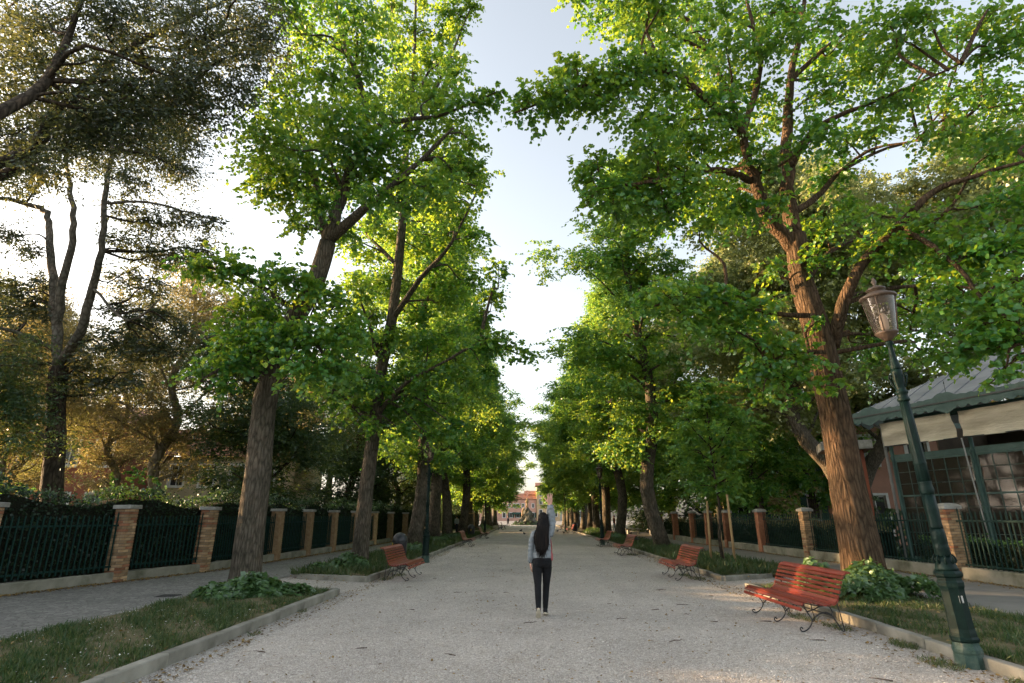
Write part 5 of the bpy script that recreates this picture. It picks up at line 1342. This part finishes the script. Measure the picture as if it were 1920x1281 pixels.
    MB().tube([(-.15, -.1, 0), (-.15, -.1, eave-.25), (-.4, -.5, eave+.1)], .05, 10).build('drainpipe', MT['pipe'], t)
    return t
pavilion()

# ---- plastered houses with real window openings
def plaster(name, c, k=.82):
    return mat_noise(name, [(.25, tuple(x*k*.8 for x in c)), (.5, tuple(x*k for x in c)), (.75, c)], scale=.7, detail=9, bump=.25, bscale=14, dist=.01)
MT['tile'] = mat_noise('terracotta_tiles', [(.3, (.22, .10, .065)), (.6, (.31, .155, .10)), (.8, (.36, .21, .145))], scale=4, detail=6, bump=.5, bscale=10, aniso=(3, .6, 1))
MT['shutter'] = mat_noise('green_shutter', [(.3, (.02, .055, .045)), (.7, (.04, .09, .07))], scale=6, aniso=(1, 1, 8), bump=.4)
MT['dark_glass'] = mat_noise('dark_window_glass', [(.3, (.015, .02, .022)), (.7, (.04, .048, .05))], scale=1, rough=.12, spec=.6, bump=0)
MT['wood_dark'] = mat_noise('dark_wood', [(.3, (.05, .03, .02)), (.7, (.1, .065, .04))], scale=4, bump=.2)

def house(name, label, loc, rz, w, d, h, wall, wins, roof='gable', rh=1.6, sill=True, shutters=None, chimney=None, base=None, group=None):
    """front face at local y=0 looking -Y; wins: (x, z, w, h) centre x, bottom z"""
    t = empty(name, loc, rz, label, 'building', group)
    xs = sorted({0.0, w}|{round(q, 4) for (x, z, ww, hh) in wins for q in (x-ww/2, x+ww/2)})
    zs = sorted({-.1, h}|{round(q, 4) for (x, z, ww, hh) in wins for q in (z, z+hh)})
    mb = MB()
    th = .28
    def hole(xm, zm): return any(x-ww/2 < xm < x+ww/2 and z < zm < z+hh for (x, z, ww, hh) in wins)
    for a, b in zip(xs[:-1], xs[1:]):
        for c, e in zip(zs[:-1], zs[1:]):
            if hole((a+b)/2, (c+e)/2):
                mb.add([(a, 0, c), (b, 0, c), (b, th, c), (a, th, c)], [(0, 1, 2, 3)]); mb.add([(a, 0, e), (b, 0, e), (b, th, e), (a, th, e)], [(3, 2, 1, 0)])
                mb.add([(a, 0, c), (a, 0, e), (a, th, e), (a, th, c)], [(3, 2, 1, 0)]); mb.add([(b, 0, c), (b, 0, e), (b, th, e), (b, th, c)], [(0, 1, 2, 3)])
            else:
                mb.add([(a, 0, c), (b, 0, c), (b, 0, e), (a, 0, e)], [(0, 1, 2, 3)])
    mb.add([(0, 0, -.1), (0, d, -.1), (0, d, h), (0, 0, h)], [(0, 3, 2, 1)][:1]); mb.add([(w, 0, -.1), (w, d, -.1), (w, d, h), (w, 0, h)], [(0, 1, 2, 3)])
    mb.add([(0, d, -.1), (w, d, -.1), (w, d, h), (0, d, h)], [(3, 2, 1, 0)])
    if roof == 'side':   # gable end towards the viewer
        mb.add([(0, 0, h), (w, 0, h), (w/2, 0, h+rh)], [(0, 1, 2)]); mb.add([(0, d, h), (w, d, h), (w/2, d, h+rh)], [(2, 1, 0)])
    mb.build('wall', wall, t)
    for (x, z, ww, hh) in wins:
        f = MB()
        for (a, b, c, e) in ((x-ww/2+.001, x-ww/2+.09, z+.001, z+hh-.001), (x+ww/2-.09, x+ww/2-.001, z+.001, z+hh-.001), (x-ww/2+.091, x+ww/2-.091, z+.001, z+.09), (x-ww/2+.091, x+ww/2-.091, z+hh-.09, z+hh-.001), (x-.03, x+.03, z+.091, z+hh-.091)):
            f.box(a, b, .10, .16, c, e)
        fo = f.build('window', MT['white_paint'], t)
        MB().box(x-ww/2+.08, x+ww/2-.08, .17, .19, z+.08, z+hh-.08).build('pane', MT['dark_glass'], fo)
        s = MB()
        s.box(x-ww/2-.12, x+ww/2+.12, -.09, -.003, z-.13, z-.003)
        s.build('sill', MT['white_paint'], fo)
        fr_ = MB()
        fr_.box(x-ww/2-.15, x-ww/2-.003, -.035, -.003, z, z+hh+.15); fr_.box(x+ww/2+.003, x+ww/2+.15, -.035, -.003, z, z+hh+.15); fr_.box(x-ww/2, x+ww/2, -.035, -.003, z+hh+.003, z+hh+.15)
        fr_.build('surround', MT['white_paint'], fo)
        if shutters and (shutters is True or (x, z) in shutters):
            for q in (-1, 1):
                MB().box(x+q*(ww/2+.02+ww/4)-ww/4, x+q*(ww/2+.02+ww/4)+ww/4, -.10, -.045, z, z+hh).build('shutter', MT['shutter'], fo)
    rm = MB()
    if roof == 'gable':
        rm.prism([(-.4, -.5, h), (w+.4, -.5, h), (w+.4, d/2, h+rh), (-.4, d/2, h+rh)], (0, 0, .14)); rm.prism([(-.4, d/2+.002, h+rh), (w+.4, d/2+.002, h+rh), (w+.4, d+.5, h), (-.4, d+.5, h)], (0, 0, .14))
    elif roof == 'side':
        rm.prism([(-.5, -.4, h), (w/2, -.4, h+rh), (w/2, d, h+rh), (-.5, d, h)], (0, 0, .14)); rm.prism([(w/2+.002, -.4, h+rh), (w+.5, -.4, h), (w+.5, d, h), (w/2+.002, d, h+rh)], (0, 0, .14))
    else:
        rm.box(-.3, w+.3, -.4, d+.2, h+.002, h+.35)
    ro = rm.build('roof', MT['tile'] if roof != 'flat' else MT['capstone'], t)
    if chimney:
        for (x, y, hh) in chimney:
            MB().box(x-.35, x+.35, y-.3, y+.3, h-.2, h+hh).box(x-.45, x+.45, y-.4, y+.4, h+hh+.002, h+hh+.18).build('chimney', wall, ro)
    return t
W_ = lambda xs, z, w, h: [(x, z, w, h) for x in xs]
house('red_house', 'red plastered house with white-framed windows behind the left oak', (-40.5, 40, 0), .18, 10.5, 9, 8.2, plaster('red_plaster', (.34, .13, .085)), W_((1.5, 4.2, 6.9, 9.2), 5.2, 1.1, 1.9)+W_((1.5, 4.2, 6.9, 9.2), 1.2, 1.1, 2.0), rh=2.0, chimney=[(7.5, 3, 2.6)])
house('cream_house', 'cream plastered house with tiled roof and dark windows left of the big trunk', (-32.5, 46.5, 0), .12, 13, 10, 6.4, plaster('cream_plaster', (.52, .44, .30)), W_((1.2, 3.6, 6.0, 8.4, 10.8), 4.0, 1.1, 1.7)+W_((1.6, 4.6, 7.6, 10.6), .8, 1.6, 2.0), rh=2.8)
house('pink_house', 'pink house cut off by the left edge, mostly hidden by the oak', (-58, 43, 0), .3, 14, 9, 8.6, plaster('pink_plaster', (.45, .24, .18)), W_((2, 5, 8, 11.5), 5.4, 1.2, 1.9)+W_((2, 5, 8, 11.5), 1.4, 1.2, 2.0), rh=2.2)
house('yellow_house', 'yellow house with green shutters behind the right garden trees', (16.5, 50, 0), -.15, 11, 9, 8.5, plaster('yellow_plaster', (.56, .42, .20)), W_((1.5, 4.2, 7, 9.5), 5.2, 1.0, 1.8)+W_((1.5, 4.2, 7, 9.5), 1.4, 1.0, 1.9), rh=1.8, shutters=True)
house('pink_villa', 'pinkish house with dark doorway right of the big right trunk', (20.5, 38, 0), -.3, 9, 8, 8.0, plaster('pinkish_plaster', (.50, .27, .20)), W_((1.4, 4.2, 7.2), 4.8, 1.1, 1.8)+W_((1.4, 4.2, 7.2), .6, 1.2, 2.3), rh=1.8)
house('red_annex', 'narrow red plastered house wall just left of the pavilion', (12.75, 24.6, 0), -.35, 1.25, 1.4, 4.3, plaster('rust_plaster', (.34, .12, .075)), [], roof='flat')

# ---- the end of the avenue
house('pink_palazzo', 'long pink palazzo closing the far end of the avenue', (-22, 232, 0), 0, 25, 12, 8.2, plaster('palazzo_pink', (.62, .36, .28)),
      W_((12.4, 14.6, 16.5, 17.9, 19.9, 23.8), 4.9, .85, 1.6)+W_((12.4, 15.2, 17.9, 19.9, 23.8), 1.2, 1.15, 1.9), rh=2.3, shutters={(17.9, 1.2), (19.9, 1.2), (15.2, 1.2), (23.8, 1.2)}, chimney=[(21.6, 2, 3.2)])
house('attic_house', 'pink central block with small attic windows and chimney at the avenue end', (-1.3, 236, 0), 0, 4.6, 10, 10.0, plaster('attic_pink', (.60, .33, .25)), W_((1.3, 3.3), 7.6, .8, 1.2), rh=1.6)
house('ochre_tower_house', 'tall ochre house right of the pink palazzo at the avenue end', (3.2, 231, 0), 0, 9, 10, 13.2, plaster('palazzo_ochre', (.62, .44, .26)), W_((1.6, 4.6, 7.4), 9.4, .9, 1.6)+W_((1.6, 4.6, 7.4), 6.2, 1.0, 2.0)+W_((1.6, 4.6, 7.4), 1.6, 1.2, 2.6), rh=1.4)
house('white_house', 'pale low house at the right of the avenue end', (12.3, 233, 0), 0, 16, 10, 8.5, plaster('palazzo_white', (.66, .62, .55)), W_((2, 5, 8, 11, 14), 5, .9, 1.6)+W_((2, 5, 8, 11, 14), 1.4, 1.0, 2.2), rh=1.8)
aw = empty('shop_awning', (-6.3, 231.9, 2.6), 0, 'small green shop awning on the pink palazzo front', 'awning')
MB().prism([(0, 0, .6), (0, 0, .5), (0, -1.4, 0), (0, -1.4, .1)], (3.2, 0, 0)).build('cloth', MT['shutter'], aw)
MB().prism([(0, -1.402, .1), (0, -1.402, -.2), (0, -1.44, -.2), (0, -1.44, .1)], (3.2, 0, 0)).build('valance', MT['shutter'], aw)

# ---- monument: a rocky mound with a standing bronze figure and a lower figure
MT['rock'] = mat_noise('dark_rock', [(.3, (.05, .05, .038)), (.55, (.12, .115, .09)), (.75, (.2, .19, .16))], scale=1.4, detail=9, bump=1, bscale=5, dist=.15)
MT['bronze'] = mat_noise('weathered_bronze', [(.3, (.30, .19, .09)), (.7, (.45, .31, .16))], scale=4, rough=.5, bump=.2)
mo = empty('monument', (-.2, 119, 0), 0, 'rocky monument with bronze figures at the far end of the path', 'monument')
rm = MB()
rng = np.random.default_rng(9)
def rockpile(cx, cy, r, h, seg=14, lev=7):
    vs = []; fs = []
    for j in range(lev+1):
        t = j/lev
        for k in range(seg):
            a = 2*math.pi*k/seg
            q = r*(1-t)**.75*(1+.22*float(rng.normal()))+.12
            vs.append((cx+q*math.cos(a), cy+q*math.sin(a), h*t+.12*float(rng.normal())*(j > 0)))
    for j in range(lev):
        for k in range(seg):
            l = (k+1) % seg; fs.append((j*seg+k, j*seg+l, (j+1)*seg+l, (j+1)*seg+k))
    fs.append(tuple(lev*seg+k for k in range(seg)))
    rm.add(vs, fs)
rockpile(0, 0, 1.7, 3.4); rockpile(-.9, -.4, 1.0, 1.8); rockpile(.9, -.2, .9, 2.2)
rm.build('rock_base', MT['rock'], mo, kind='stuff')
def figure(name, x, y, z, s, lean):
    mb = MB()
    mb.tube([(x-.12*s, y, z), (x-.11*s, y, z+.5*s), (x-.04*s, y, z+.95*s)], [.09*s, .10*s, .12*s], 8); mb.tube([(x+.14*s, y-.05, z), (x+.12*s, y-.05, z+.5*s), (x+.04*s, y, z+.95*s)], [.09*s, .10*s, .12*s], 8)
    mb.tube([(x, y, z+.9*s), (x+lean*.5, y, z+1.2*s), (x+lean, y, z+1.48*s), (x+lean, y, z+1.56*s)], [.17*s, .19*s, .20*s, .07*s], 10)
    mb.tube([(x+lean, y, z+1.52*s), (x+lean, y, z+1.64*s), (x+lean, y, z+1.74*s), (x+lean, y, z+1.82*s)], [.06*s, .11*s, .12*s, .05*s], 10)
    mb.tube([(x+lean-.2*s, y, z+1.45*s), (x+lean-.33*s, y-.1, z+1.15*s), (x+lean-.2*s, y-.25, z+.95*s)], [.08*s, .07*s, .05*s], 8); mb.tube([(x+lean+.2*s, y, z+1.45*s), (x+lean+.3*s, y-.05, z+1.1*s), (x+lean+.22*s, y-.15, z+.85*s)], [.08*s, .07*s, .05*s], 8)
    mb.build(name, MT['bronze'], mo)
figure('standing_figure', -.1, 0, 3.3, 1.05, .05)
figure('lower_figure', -1.0, -.7, 1.7, 1.0, .25)
for i in range(9):
    a = i/9*2*math.pi
    shrub('monument_shrub', (-.2+2.6*math.cos(a), 119+2.2*math.sin(a), 0), .9, .7, .8, MT['leaf_ivy'], 300+i, 14, .14, 'low green shrub ringing the far monument', group='shrubs ringing the monument', stems=2)
# ================================================================ people
def skin_mat(name, c):
    m, nt = newmat(name)
    p = N(nt, 'ShaderNodeBsdfPrincipled', Roughness=.5)
    nz = N(nt, 'ShaderNodeTexNoise', Scale=30, Detail=4)
    col = ramp(nt, nz.outputs[0], [(.3, tuple(x*.85 for x in c)), (.7, c)])
    nt.links.new(col, p.inputs['Base Color'])
    p.inputs['Subsurface Weight'].default_value = .1
    p.inputs['Subsurface Radius'].default_value = (.012, .005, .003)
    o = nt.nodes.new('ShaderNodeOutputMaterial'); nt.links.new(p.outputs[0], o.inputs[0])
    return m
MT['skin'] = skin_mat('skin', (.55, .30, .22))
def cloth(name, c, rough=.9, sc=18, bs=90, k=.65):
    return mat_noise(name, [(.3, tuple(x*k for x in c)), (.7, c)], scale=sc, detail=6, rough=rough, spec=.15, bump=.5, bscale=bs, dist=.006)
MT['knit'] = cloth('grey_blue_knit', (.255, .285, .31), k=.72)
MT['denim'] = cloth('dark_denim', (.020, .021, .024), sc=9, bs=160, k=.5)
MT['hair'] = mat_noise('black_hair', [(.3, (.005, .005, .006)), (.6, (.014, .011, .010)), (.75, (.035, .022, .018))], scale=14, rough=.5, spec=.12, bump=.4, bscale=60, aniso=(3, 3, .2))
MT['shoe'] = cloth('black_canvas', (.03, .03, .034), k=.6)
MT['sole'] = cloth('cream_rubber_sole', (.58, .53, .42), k=.8)
MT['pink'] = cloth('pink_cloth', (.45, .14, .14))
MT['navy'] = cloth('navy_cloth', (.03, .035, .06))
MT['maroon'] = cloth('maroon_cloth', (.16, .04, .035))
MT['paleblue'] = cloth('pale_blue_cloth', (.38, .43, .50))

def solid(name, mb, mat, parent, voxel=.01, smooth=6):
    """merges the shapes in mb into one continuous surface"""
    me = mb.mesh('tmp', None)
    o = bpy.data.objects.new('tmp', me)
    COL.objects.link(o)
    r = o.modifiers.new('r', 'REMESH'); r.mode = 'VOXEL'; r.voxel_size = voxel
    s = o.modifiers.new('s', 'SMOOTH'); s.factor = .5; s.iterations = smooth
    dg = bpy.context.evaluated_depsgraph_get()
    nm = bpy.data.meshes.new_from_object(o.evaluated_get(dg))
    bpy.data.objects.remove(o); bpy.data.meshes.remove(me)
    nm.name = name
    nm.materials.clear(); nm.materials.append(mat)
    nm.polygons.foreach_set('use_smooth', [True]*len(nm.polygons))
    ob = bpy.data.objects.new(name, nm)
    link(ob, parent)
    return ob

def loft(mb, rings, seg=18):
    """rings: (x, y, z, rx, ry)"""
    vs = []; fs = []
    for (x, y, z, rx, ry) in rings:
        for k in range(seg):
            a = 2*math.pi*k/seg
            vs.append((x+rx*math.cos(a), y+ry*math.sin(a), z))
    n = len(rings)
    for i in range(n-1):
        for k in range(seg):
            l = (k+1) % seg; fs.append((i*seg+k, i*seg+l, (i+1)*seg+l, (i+1)*seg+k))
    fs.append(tuple(reversed(range(seg)))); fs.append(tuple((n-1)*seg+k for k in range(seg)))
    mb.add(vs, fs, True)

def limb(mb, pts, rad, seg=14):
    mb.tube(smoothpoly(pts, 4), list(np.interp(np.linspace(0, 1, 4*(len(pts)-1)+1), np.linspace(0, 1, len(rad)), rad)), seg)

def hand(mb, wrist, dirv, palmn, s=1.0, spread=.18, curl=.0, thumb=1):
    """palm plus four unequal fingers and a thumb that leaves the side of the palm"""
    d = Vector(dirv).normalized(); n = Vector(palmn); n = (n-d*n.dot(d)).normalized(); b = d.cross(n)
    w = Vector(wrist)
    P = lambda u, v, t=0: w+(d*u+b*v+n*t)*s
    for v in (-.028, -.010, .010, .028):
        mb.tube([P(-.01, v*.7), P(.04, v), P(.085, v)], [.015*s, .0155*s, .013*s], 8)
    L = (.066, .078, .072, .055)
    for i, v in enumerate((-.029, -.010, .010, .028)):
        a = (i-1.5)*spread
        dd = lambda u: (d*math.cos(a)+b*math.sin(a))*u
        q = [P(.08, v), P(.08, v)+dd(L[i]*.45*s)+n*curl*.012*s, P(.08, v)+dd(L[i]*.8*s)+n*curl*.035*s, P(.08, v)+dd(L[i]*s)+n*curl*.05*s]
        mb.tube(q, [.0095*s, .0088*s, .008*s, .006*s], 8)
    tb = -.03*thumb
    mb.tube([P(.02, tb*.9), P(.045, tb-.022*thumb, .006), P(.07, tb-.040*thumb, .010), P(.088, tb-.050*thumb, .012)], [.014*s, .0115*s, .0095*s, .007*s], 8)

def woman():
    t = empty('person', (.23, 10.6, 0), 0, 'woman with long black hair, grey sweater and dark jeans walking away, right arm raised', 'person')
    # --- body
    b = MB()
    loft(b, [(0, 0, .84, .12, .085), (0, 0, .92, .150, .10), (0, -.005, 1.0, .132, .088), (0, 0, 1.08, .115, .078), (0, 0, 1.2, .128, .085), (.003, 0, 1.3, .148, .088), (.005, 0, 1.37, .14, .075), (.01, 0, 1.42, .075, .058), (.015, 0, 1.45, .050, .050), (.02, .005, 1.50, .047, .050)])
    loft(b, [(.025, .012, 1.485, .030, .035), (.028, .014, 1.51, .054, .066), (.03, .008, 1.56, .068, .084), (.03, 0, 1.61, .074, .092), (.03, -.004, 1.65, .068, .084), (.03, -.006, 1.685, .044, .056), (.03, -.006, 1.70, .018, .02)])
    b.tube([(.03, .095, 1.60), (.03, .112, 1.575), (.03, .10, 1.565)], [.010, .014, .008], 8)          # nose
    b.tube([(.012, .088, 1.54), (.048, .088, 1.54)], .008, 6)                                             # lips
    for s in (-1, 1):
        b.tube([(.03+s*.076, -.005, 1.575), (.03+s*.082, -.012, 1.60), (.03+s*.074, -.008, 1.625)], [.008, .014, .008], 6)   # ears
    limb(b, [(-.13, 0, 1.365), (-.168, -.01, 1.24), (-.185, -.02, 1.11), (-.195, .0, .98), (-.20, .03, .865)], [.048, .043, .036, .034, .025])
    hand(b, (-.20, .032, .86), (.02, .10, -1), (1, .1, 0), 1.0, .05, .55, -1)
    limb(b, [(.13, 0, 1.36), (.168, 0, 1.47), (.182, .005, 1.60), (.172, .005, 1.73), (.155, .0, 1.865)], [.048, .046, .038, .036, .026])
    hand(b, (.155, 0, 1.865), (.0, .02, 1), (0, 1, .0), 1.18, .13, .12, -1)
    limb(b, [(-.075, 0, .90), (-.083, -.005, .72), (-.078, -.03, .50), (-.075, -.09, .32), (-.075, -.155, .14)], [.085, .075, .052, .048, .034])
    limb(b, [(.075, 0, .90), (.080, .045, .72), (.068, .085, .50), (.055, .10, .30), (.047, .115, .10)], [.085, .075, .052, .048, .034])
    b.tube([(-.075, -.15, .13), (-.075, -.12, .075), (-.075, -.07, .04)], [.026, .024, .018], 10)
    b.tube([(.047, .12, .07), (.047, .17, .05), (.047, .23, .04)], [.026, .024, .018], 10)
    solid('body', b, MT['skin'], t, .0055, 3)
    # --- sweater
    s_ = MB()
    loft(s_, [(0, -.005, .935, .150, .108), (0, -.005, .955, .160, .118), (0, -.008, 1.03, .160, .118), (0, -.005, 1.13, .150, .108), (0, 0, 1.24, .156, .112), (.003, 0, 1.32, .168, .112), (.006, 0, 1.385, .158, .096), (.01, 0, 1.435, .088, .074), (.014, 0, 1.455, .064, .064)])
    limb(s_, [(-.115, 0, 1.37), (-.166, -.01, 1.25), (-.188, -.022, 1.11), (-.200, -.002, .98), (-.201, .022, .90), (-.201, .028, .872)], [.068, .060, .053, .052, .050, .036])
    limb(s_, [(.115, 0, 1.33), (.166, 0, 1.46), (.184, .005, 1.60), (.174, .005, 1.73), (.160, .0, 1.815), (.157, 0, 1.84)], [.09, .08, .069, .064, .058, .038])
    sw = solid('sweater', s_, MT['knit'], t, .008, 4)
    rng = np.random.default_rng(4)
    co = np.empty(len(sw.data.vertices)*3); sw.data.vertices.foreach_get('co', co); co = co.reshape(-1, 3)
    dsp = .004*np.sin(co[:, 2]*55+6*co[:, 0])*np.sin(co[:, 0]*30+co[:, 2]*14)+.003*np.sin(co[:, 2]*90+co[:, 1]*40)
    no = np.empty(len(co)*3); sw.data.vertices.foreach_get('normal', no); co += no.reshape(-1, 3)*dsp[:, None]
    sw.data.vertices.foreach_set('co', co.ravel()); sw.data.update()
    # --- jeans
    j = MB()
    loft(j, [(0, -.002, .80, .135, .100), (0, -.012, .86, .158, .122), (0, -.014, .92, .160, .122), (0, -.004, .98, .142, .102), (0, 0, 1.0, .138, .098)])
    limb(j, [(-.078, -.008, .90), (-.086, -.006, .74), (-.080, -.03, .51), (-.077, -.085, .33), (-.075, -.150, .155)], [.094, .086, .060, .056, .041])
    limb(j, [(.078, -.006, .90), (.082, .042, .74), (.070, .083, .51), (.056, .098, .31), (.048, .113, .115)], [.094, .086, .060, .056, .041])
    solid('jeans', j, MT['denim'], t, .008, 4)
    for s in (-1, 1):
        q = []
        for k in range(6):
            q.append((s*(.03+.018*k), -.128-.002*k+(.010 if k in (0, 5) else 0), .885-.004*k))
        MB().tube([(s*.035, -.137, .90), (s*.035, -.141, .84), (s*.075, -.142, .82), (s*.115, -.128, .84), (s*.118, -.122, .90), (s*.035, -.137, .90)], .0025, 5).build('pocket_seam', MT['denim'], t)
    # --- shoes: upper and sole, trailing foot up on its toe
    def shoe(m):
        u = MB(); loft(u, [(0, .0, 0, .038, .05), (0, .0, .05, .036, .048), (0, -.01, .09, .036, .04)])
        u.tube([(0, -.03, .04), (0, .05, .038), (0, .12, .03), (0, .17, .022)], [.040, .042, .042, .028], 12, ell=[1.0, .85, .65, .6])
        so_ = MB()
        vs = []; fs = []
        for z in (-.022, .008):
            for k in range(20):
                a = 2*math.pi*k/20
                y = .06+.135*math.sin(a); x = (.040+.006*math.sin(a))*math.cos(a)
                vs.append((x, y, z))
        for k in range(20): fs.append((k, (k+1) % 20, 20+(k+1) % 20, 20+k))
        fs += [tuple(reversed(range(20))), tuple(range(20, 40))]
        so_.add(vs, fs, False)
        up = solid('shoe', u, MT['shoe'], t, .006, 3); up.matrix_local = m
        so2 = so_.build('sole', MT['sole'], up)
    shoe(Matrix.Translation((-.075, -.165, .115)) @ Matrix.Rotation(R(-50), 4, 'X'))
    shoe(Matrix.Translation((.047, .10, .052)) @ Matrix.Rotation(R(-12), 4, 'X') @ Matrix.Rotation(R(-8), 4, 'Z'))
    # --- hair: cap and long strands down the back
    h = MB()
    loft(h, [(.03, -.03, 1.52, .074, .070), (.03, -.022, 1.57, .090, .095), (.03, -.012, 1.62, .092, .105), (.03, -.008, 1.66, .084, .098), (.03, -.008, 1.695, .056, .068), (.03, -.008, 1.715, .022, .026)])
    for k in range(230):
        u = float(rng.uniform(-1, 1))
        dep = float(rng.uniform(0, 1))
        x0 = .03+.088*u; y0 = -.03-.07*math.sqrt(max(0, 1-u*u))*(.6+.4*dep)
        z1 = 1.03+.12*abs(u)**1.5+float(rng.normal(0, .055))
        x1 = -.012+.112*u+float(rng.normal(0, .012)); x2 = -.005+.095*u+float(rng.normal(0, .022))
        yb = -.125-.012*dep-.02*(1-u*u)
        h.tube(smoothpoly([(x0, y0, 1.62-.03*abs(u)), (.022+.104*u, yb*.92, 1.48), (x1, yb, 1.33), (x1*.98+.004, yb-.004, 1.18), (x2, yb-.003+.01*float(rng.normal()), z1)], 3), list(np.interp(np.linspace(0, 1, 13), [0, .5, .85, 1], [.012, .013, .009, .002])), 5, True, True)
    for (sx, zz) in ((-.135, 1.08), (-.12, 1.16)):
        h.tube(smoothpoly([(-.045, -.04, 1.56), (-.09, -.06, 1.42), (sx, -.10, 1.28), (sx-.01, -.11, zz)], 3), list(np.linspace(.010, .002, 10)), 5, True, True)
    h.build('hair', MT['hair'], t)
    # cuffs
    MB().tube([(-.201, .027, .882), (-.2005, .031, .862)], [.034, .031], 14).build('cuff', MT['navy'], t)
    # edge of a pinkish shoulder bag on her right side
    bg_ = MB()
    bg_.tube(smoothpoly([(.150, .02, 1.30), (.172, .04, 1.15), (.172, .05, 1.02)], 3), [.010]*7, 6)
    loft(bg_, [(.160, .07, .90, .028, .075), (.163, .07, .93, .036, .095), (.163, .07, 1.0, .034, .095), (.160, .07, 1.05, .02, .08)])
    bg_.build('shoulder_bag', MT['pink'], t)
    return t
woman()

def walker(loc, rz, label, top, legs, h=1.7, bag=None, sc=1.0, stride=.16):
    t = empty('person', loc, rz, label, 'person')
    t.scale = (h/1.7,)*3
    b = MB()
    loft(b, [(0, 0, .84, .13, .095), (0, 0, .95, .155, .11), (0, 0, 1.1, .145, .10), (0, 0, 1.3, .18, .11), (0, 0, 1.40, .15, .085), (0, 0, 1.45, .06, .055), (0, 0, 1.52, .05, .05)], 12)
    loft(b, [(0, .01, 1.49, .04, .04), (0, .01, 1.55, .07, .085), (0, 0, 1.61, .076, .094), (0, 0, 1.67, .06, .07), (0, 0, 1.70, .02, .02)], 12)
    for s in (-1, 1):
        limb(b, [(s*.16, 0, 1.38), (s*.21, s*.04, 1.12), (s*.20, s*.10, .88)], [.055, .042, .03], 8)
        b.tube([(s*.20, s*.10, .88), (s*.20, s*.12, .78)], [.035, .02], 8)
        limb(b, [(s*.085, 0, .9), (s*.085, s*stride*.5, .5), (s*.08, s*stride-.03, .08)], [.09, .06, .04], 8)
        b.tube([(s*.08, s*stride-.05, .045), (s*.08, s*stride+.14, .035)], [.04, .032], 8)
    solid('body', b, MT['skin'], t, .016, 2)
    c = MB()
    loft(c, [(0, 0, .88, .165, .12), (0, 0, 1.1, .158, .115), (0, 0, 1.3, .19, .122), (0, 0, 1.41, .16, .095), (0, 0, 1.45, .075, .07)], 12)
    for s in (-1, 1): limb(c, [(s*.15, 0, 1.38), (s*.212, s*.04, 1.12), (s*.202, s*.09, .92)], [.07, .055, .042], 8)
    solid('top', c, top, t, .016, 2)
    j = MB()
    loft(j, [(0, 0, .80, .145, .11), (0, 0, .92, .165, .12), (0, 0, .98, .15, .11)], 12)
    for s in (-1, 1): limb(j, [(s*.088, 0, .9), (s*.086, s*stride*.5, .5), (s*.082, s*stride-.03, .10)], [.10, .07, .052], 8)
    solid('trousers', j, legs, t, .016, 2)
    hh = MB(); loft(hh, [(0, -.03, 1.54, .07, .06), (0, -.015, 1.62, .086, .10), (0, -.01, 1.69, .06, .07), (0, 0, 1.715, .02, .02)], 12); hh.build('hair', MT['hair'], t)
walker((-7.4, 61, .012), .4, 'person in a pale blue top and dark trousers on the far left pavement', MT['paleblue'], MT['navy'])
walker((-6.9, 61.8, .012), -.6, 'person in dark clothes beside the pale blue walker on the far left pavement', MT['navy'], MT['navy'], 1.72)
walker((-6.3, 86, .012), 2.6, 'tiny person in pink far down the left side', MT['pink'], MT['navy'], 1.66)
walker((8.9, 62, .012), 1.4, 'person in a maroon top and jeans between the right trunks', MT['maroon'], MT['paleblue'], 1.75)
walker((-3.6, 104, 0), 2.0, 'tiny dark figure by the far left trunks near the path end', MT['navy'], MT['navy'], 1.75)
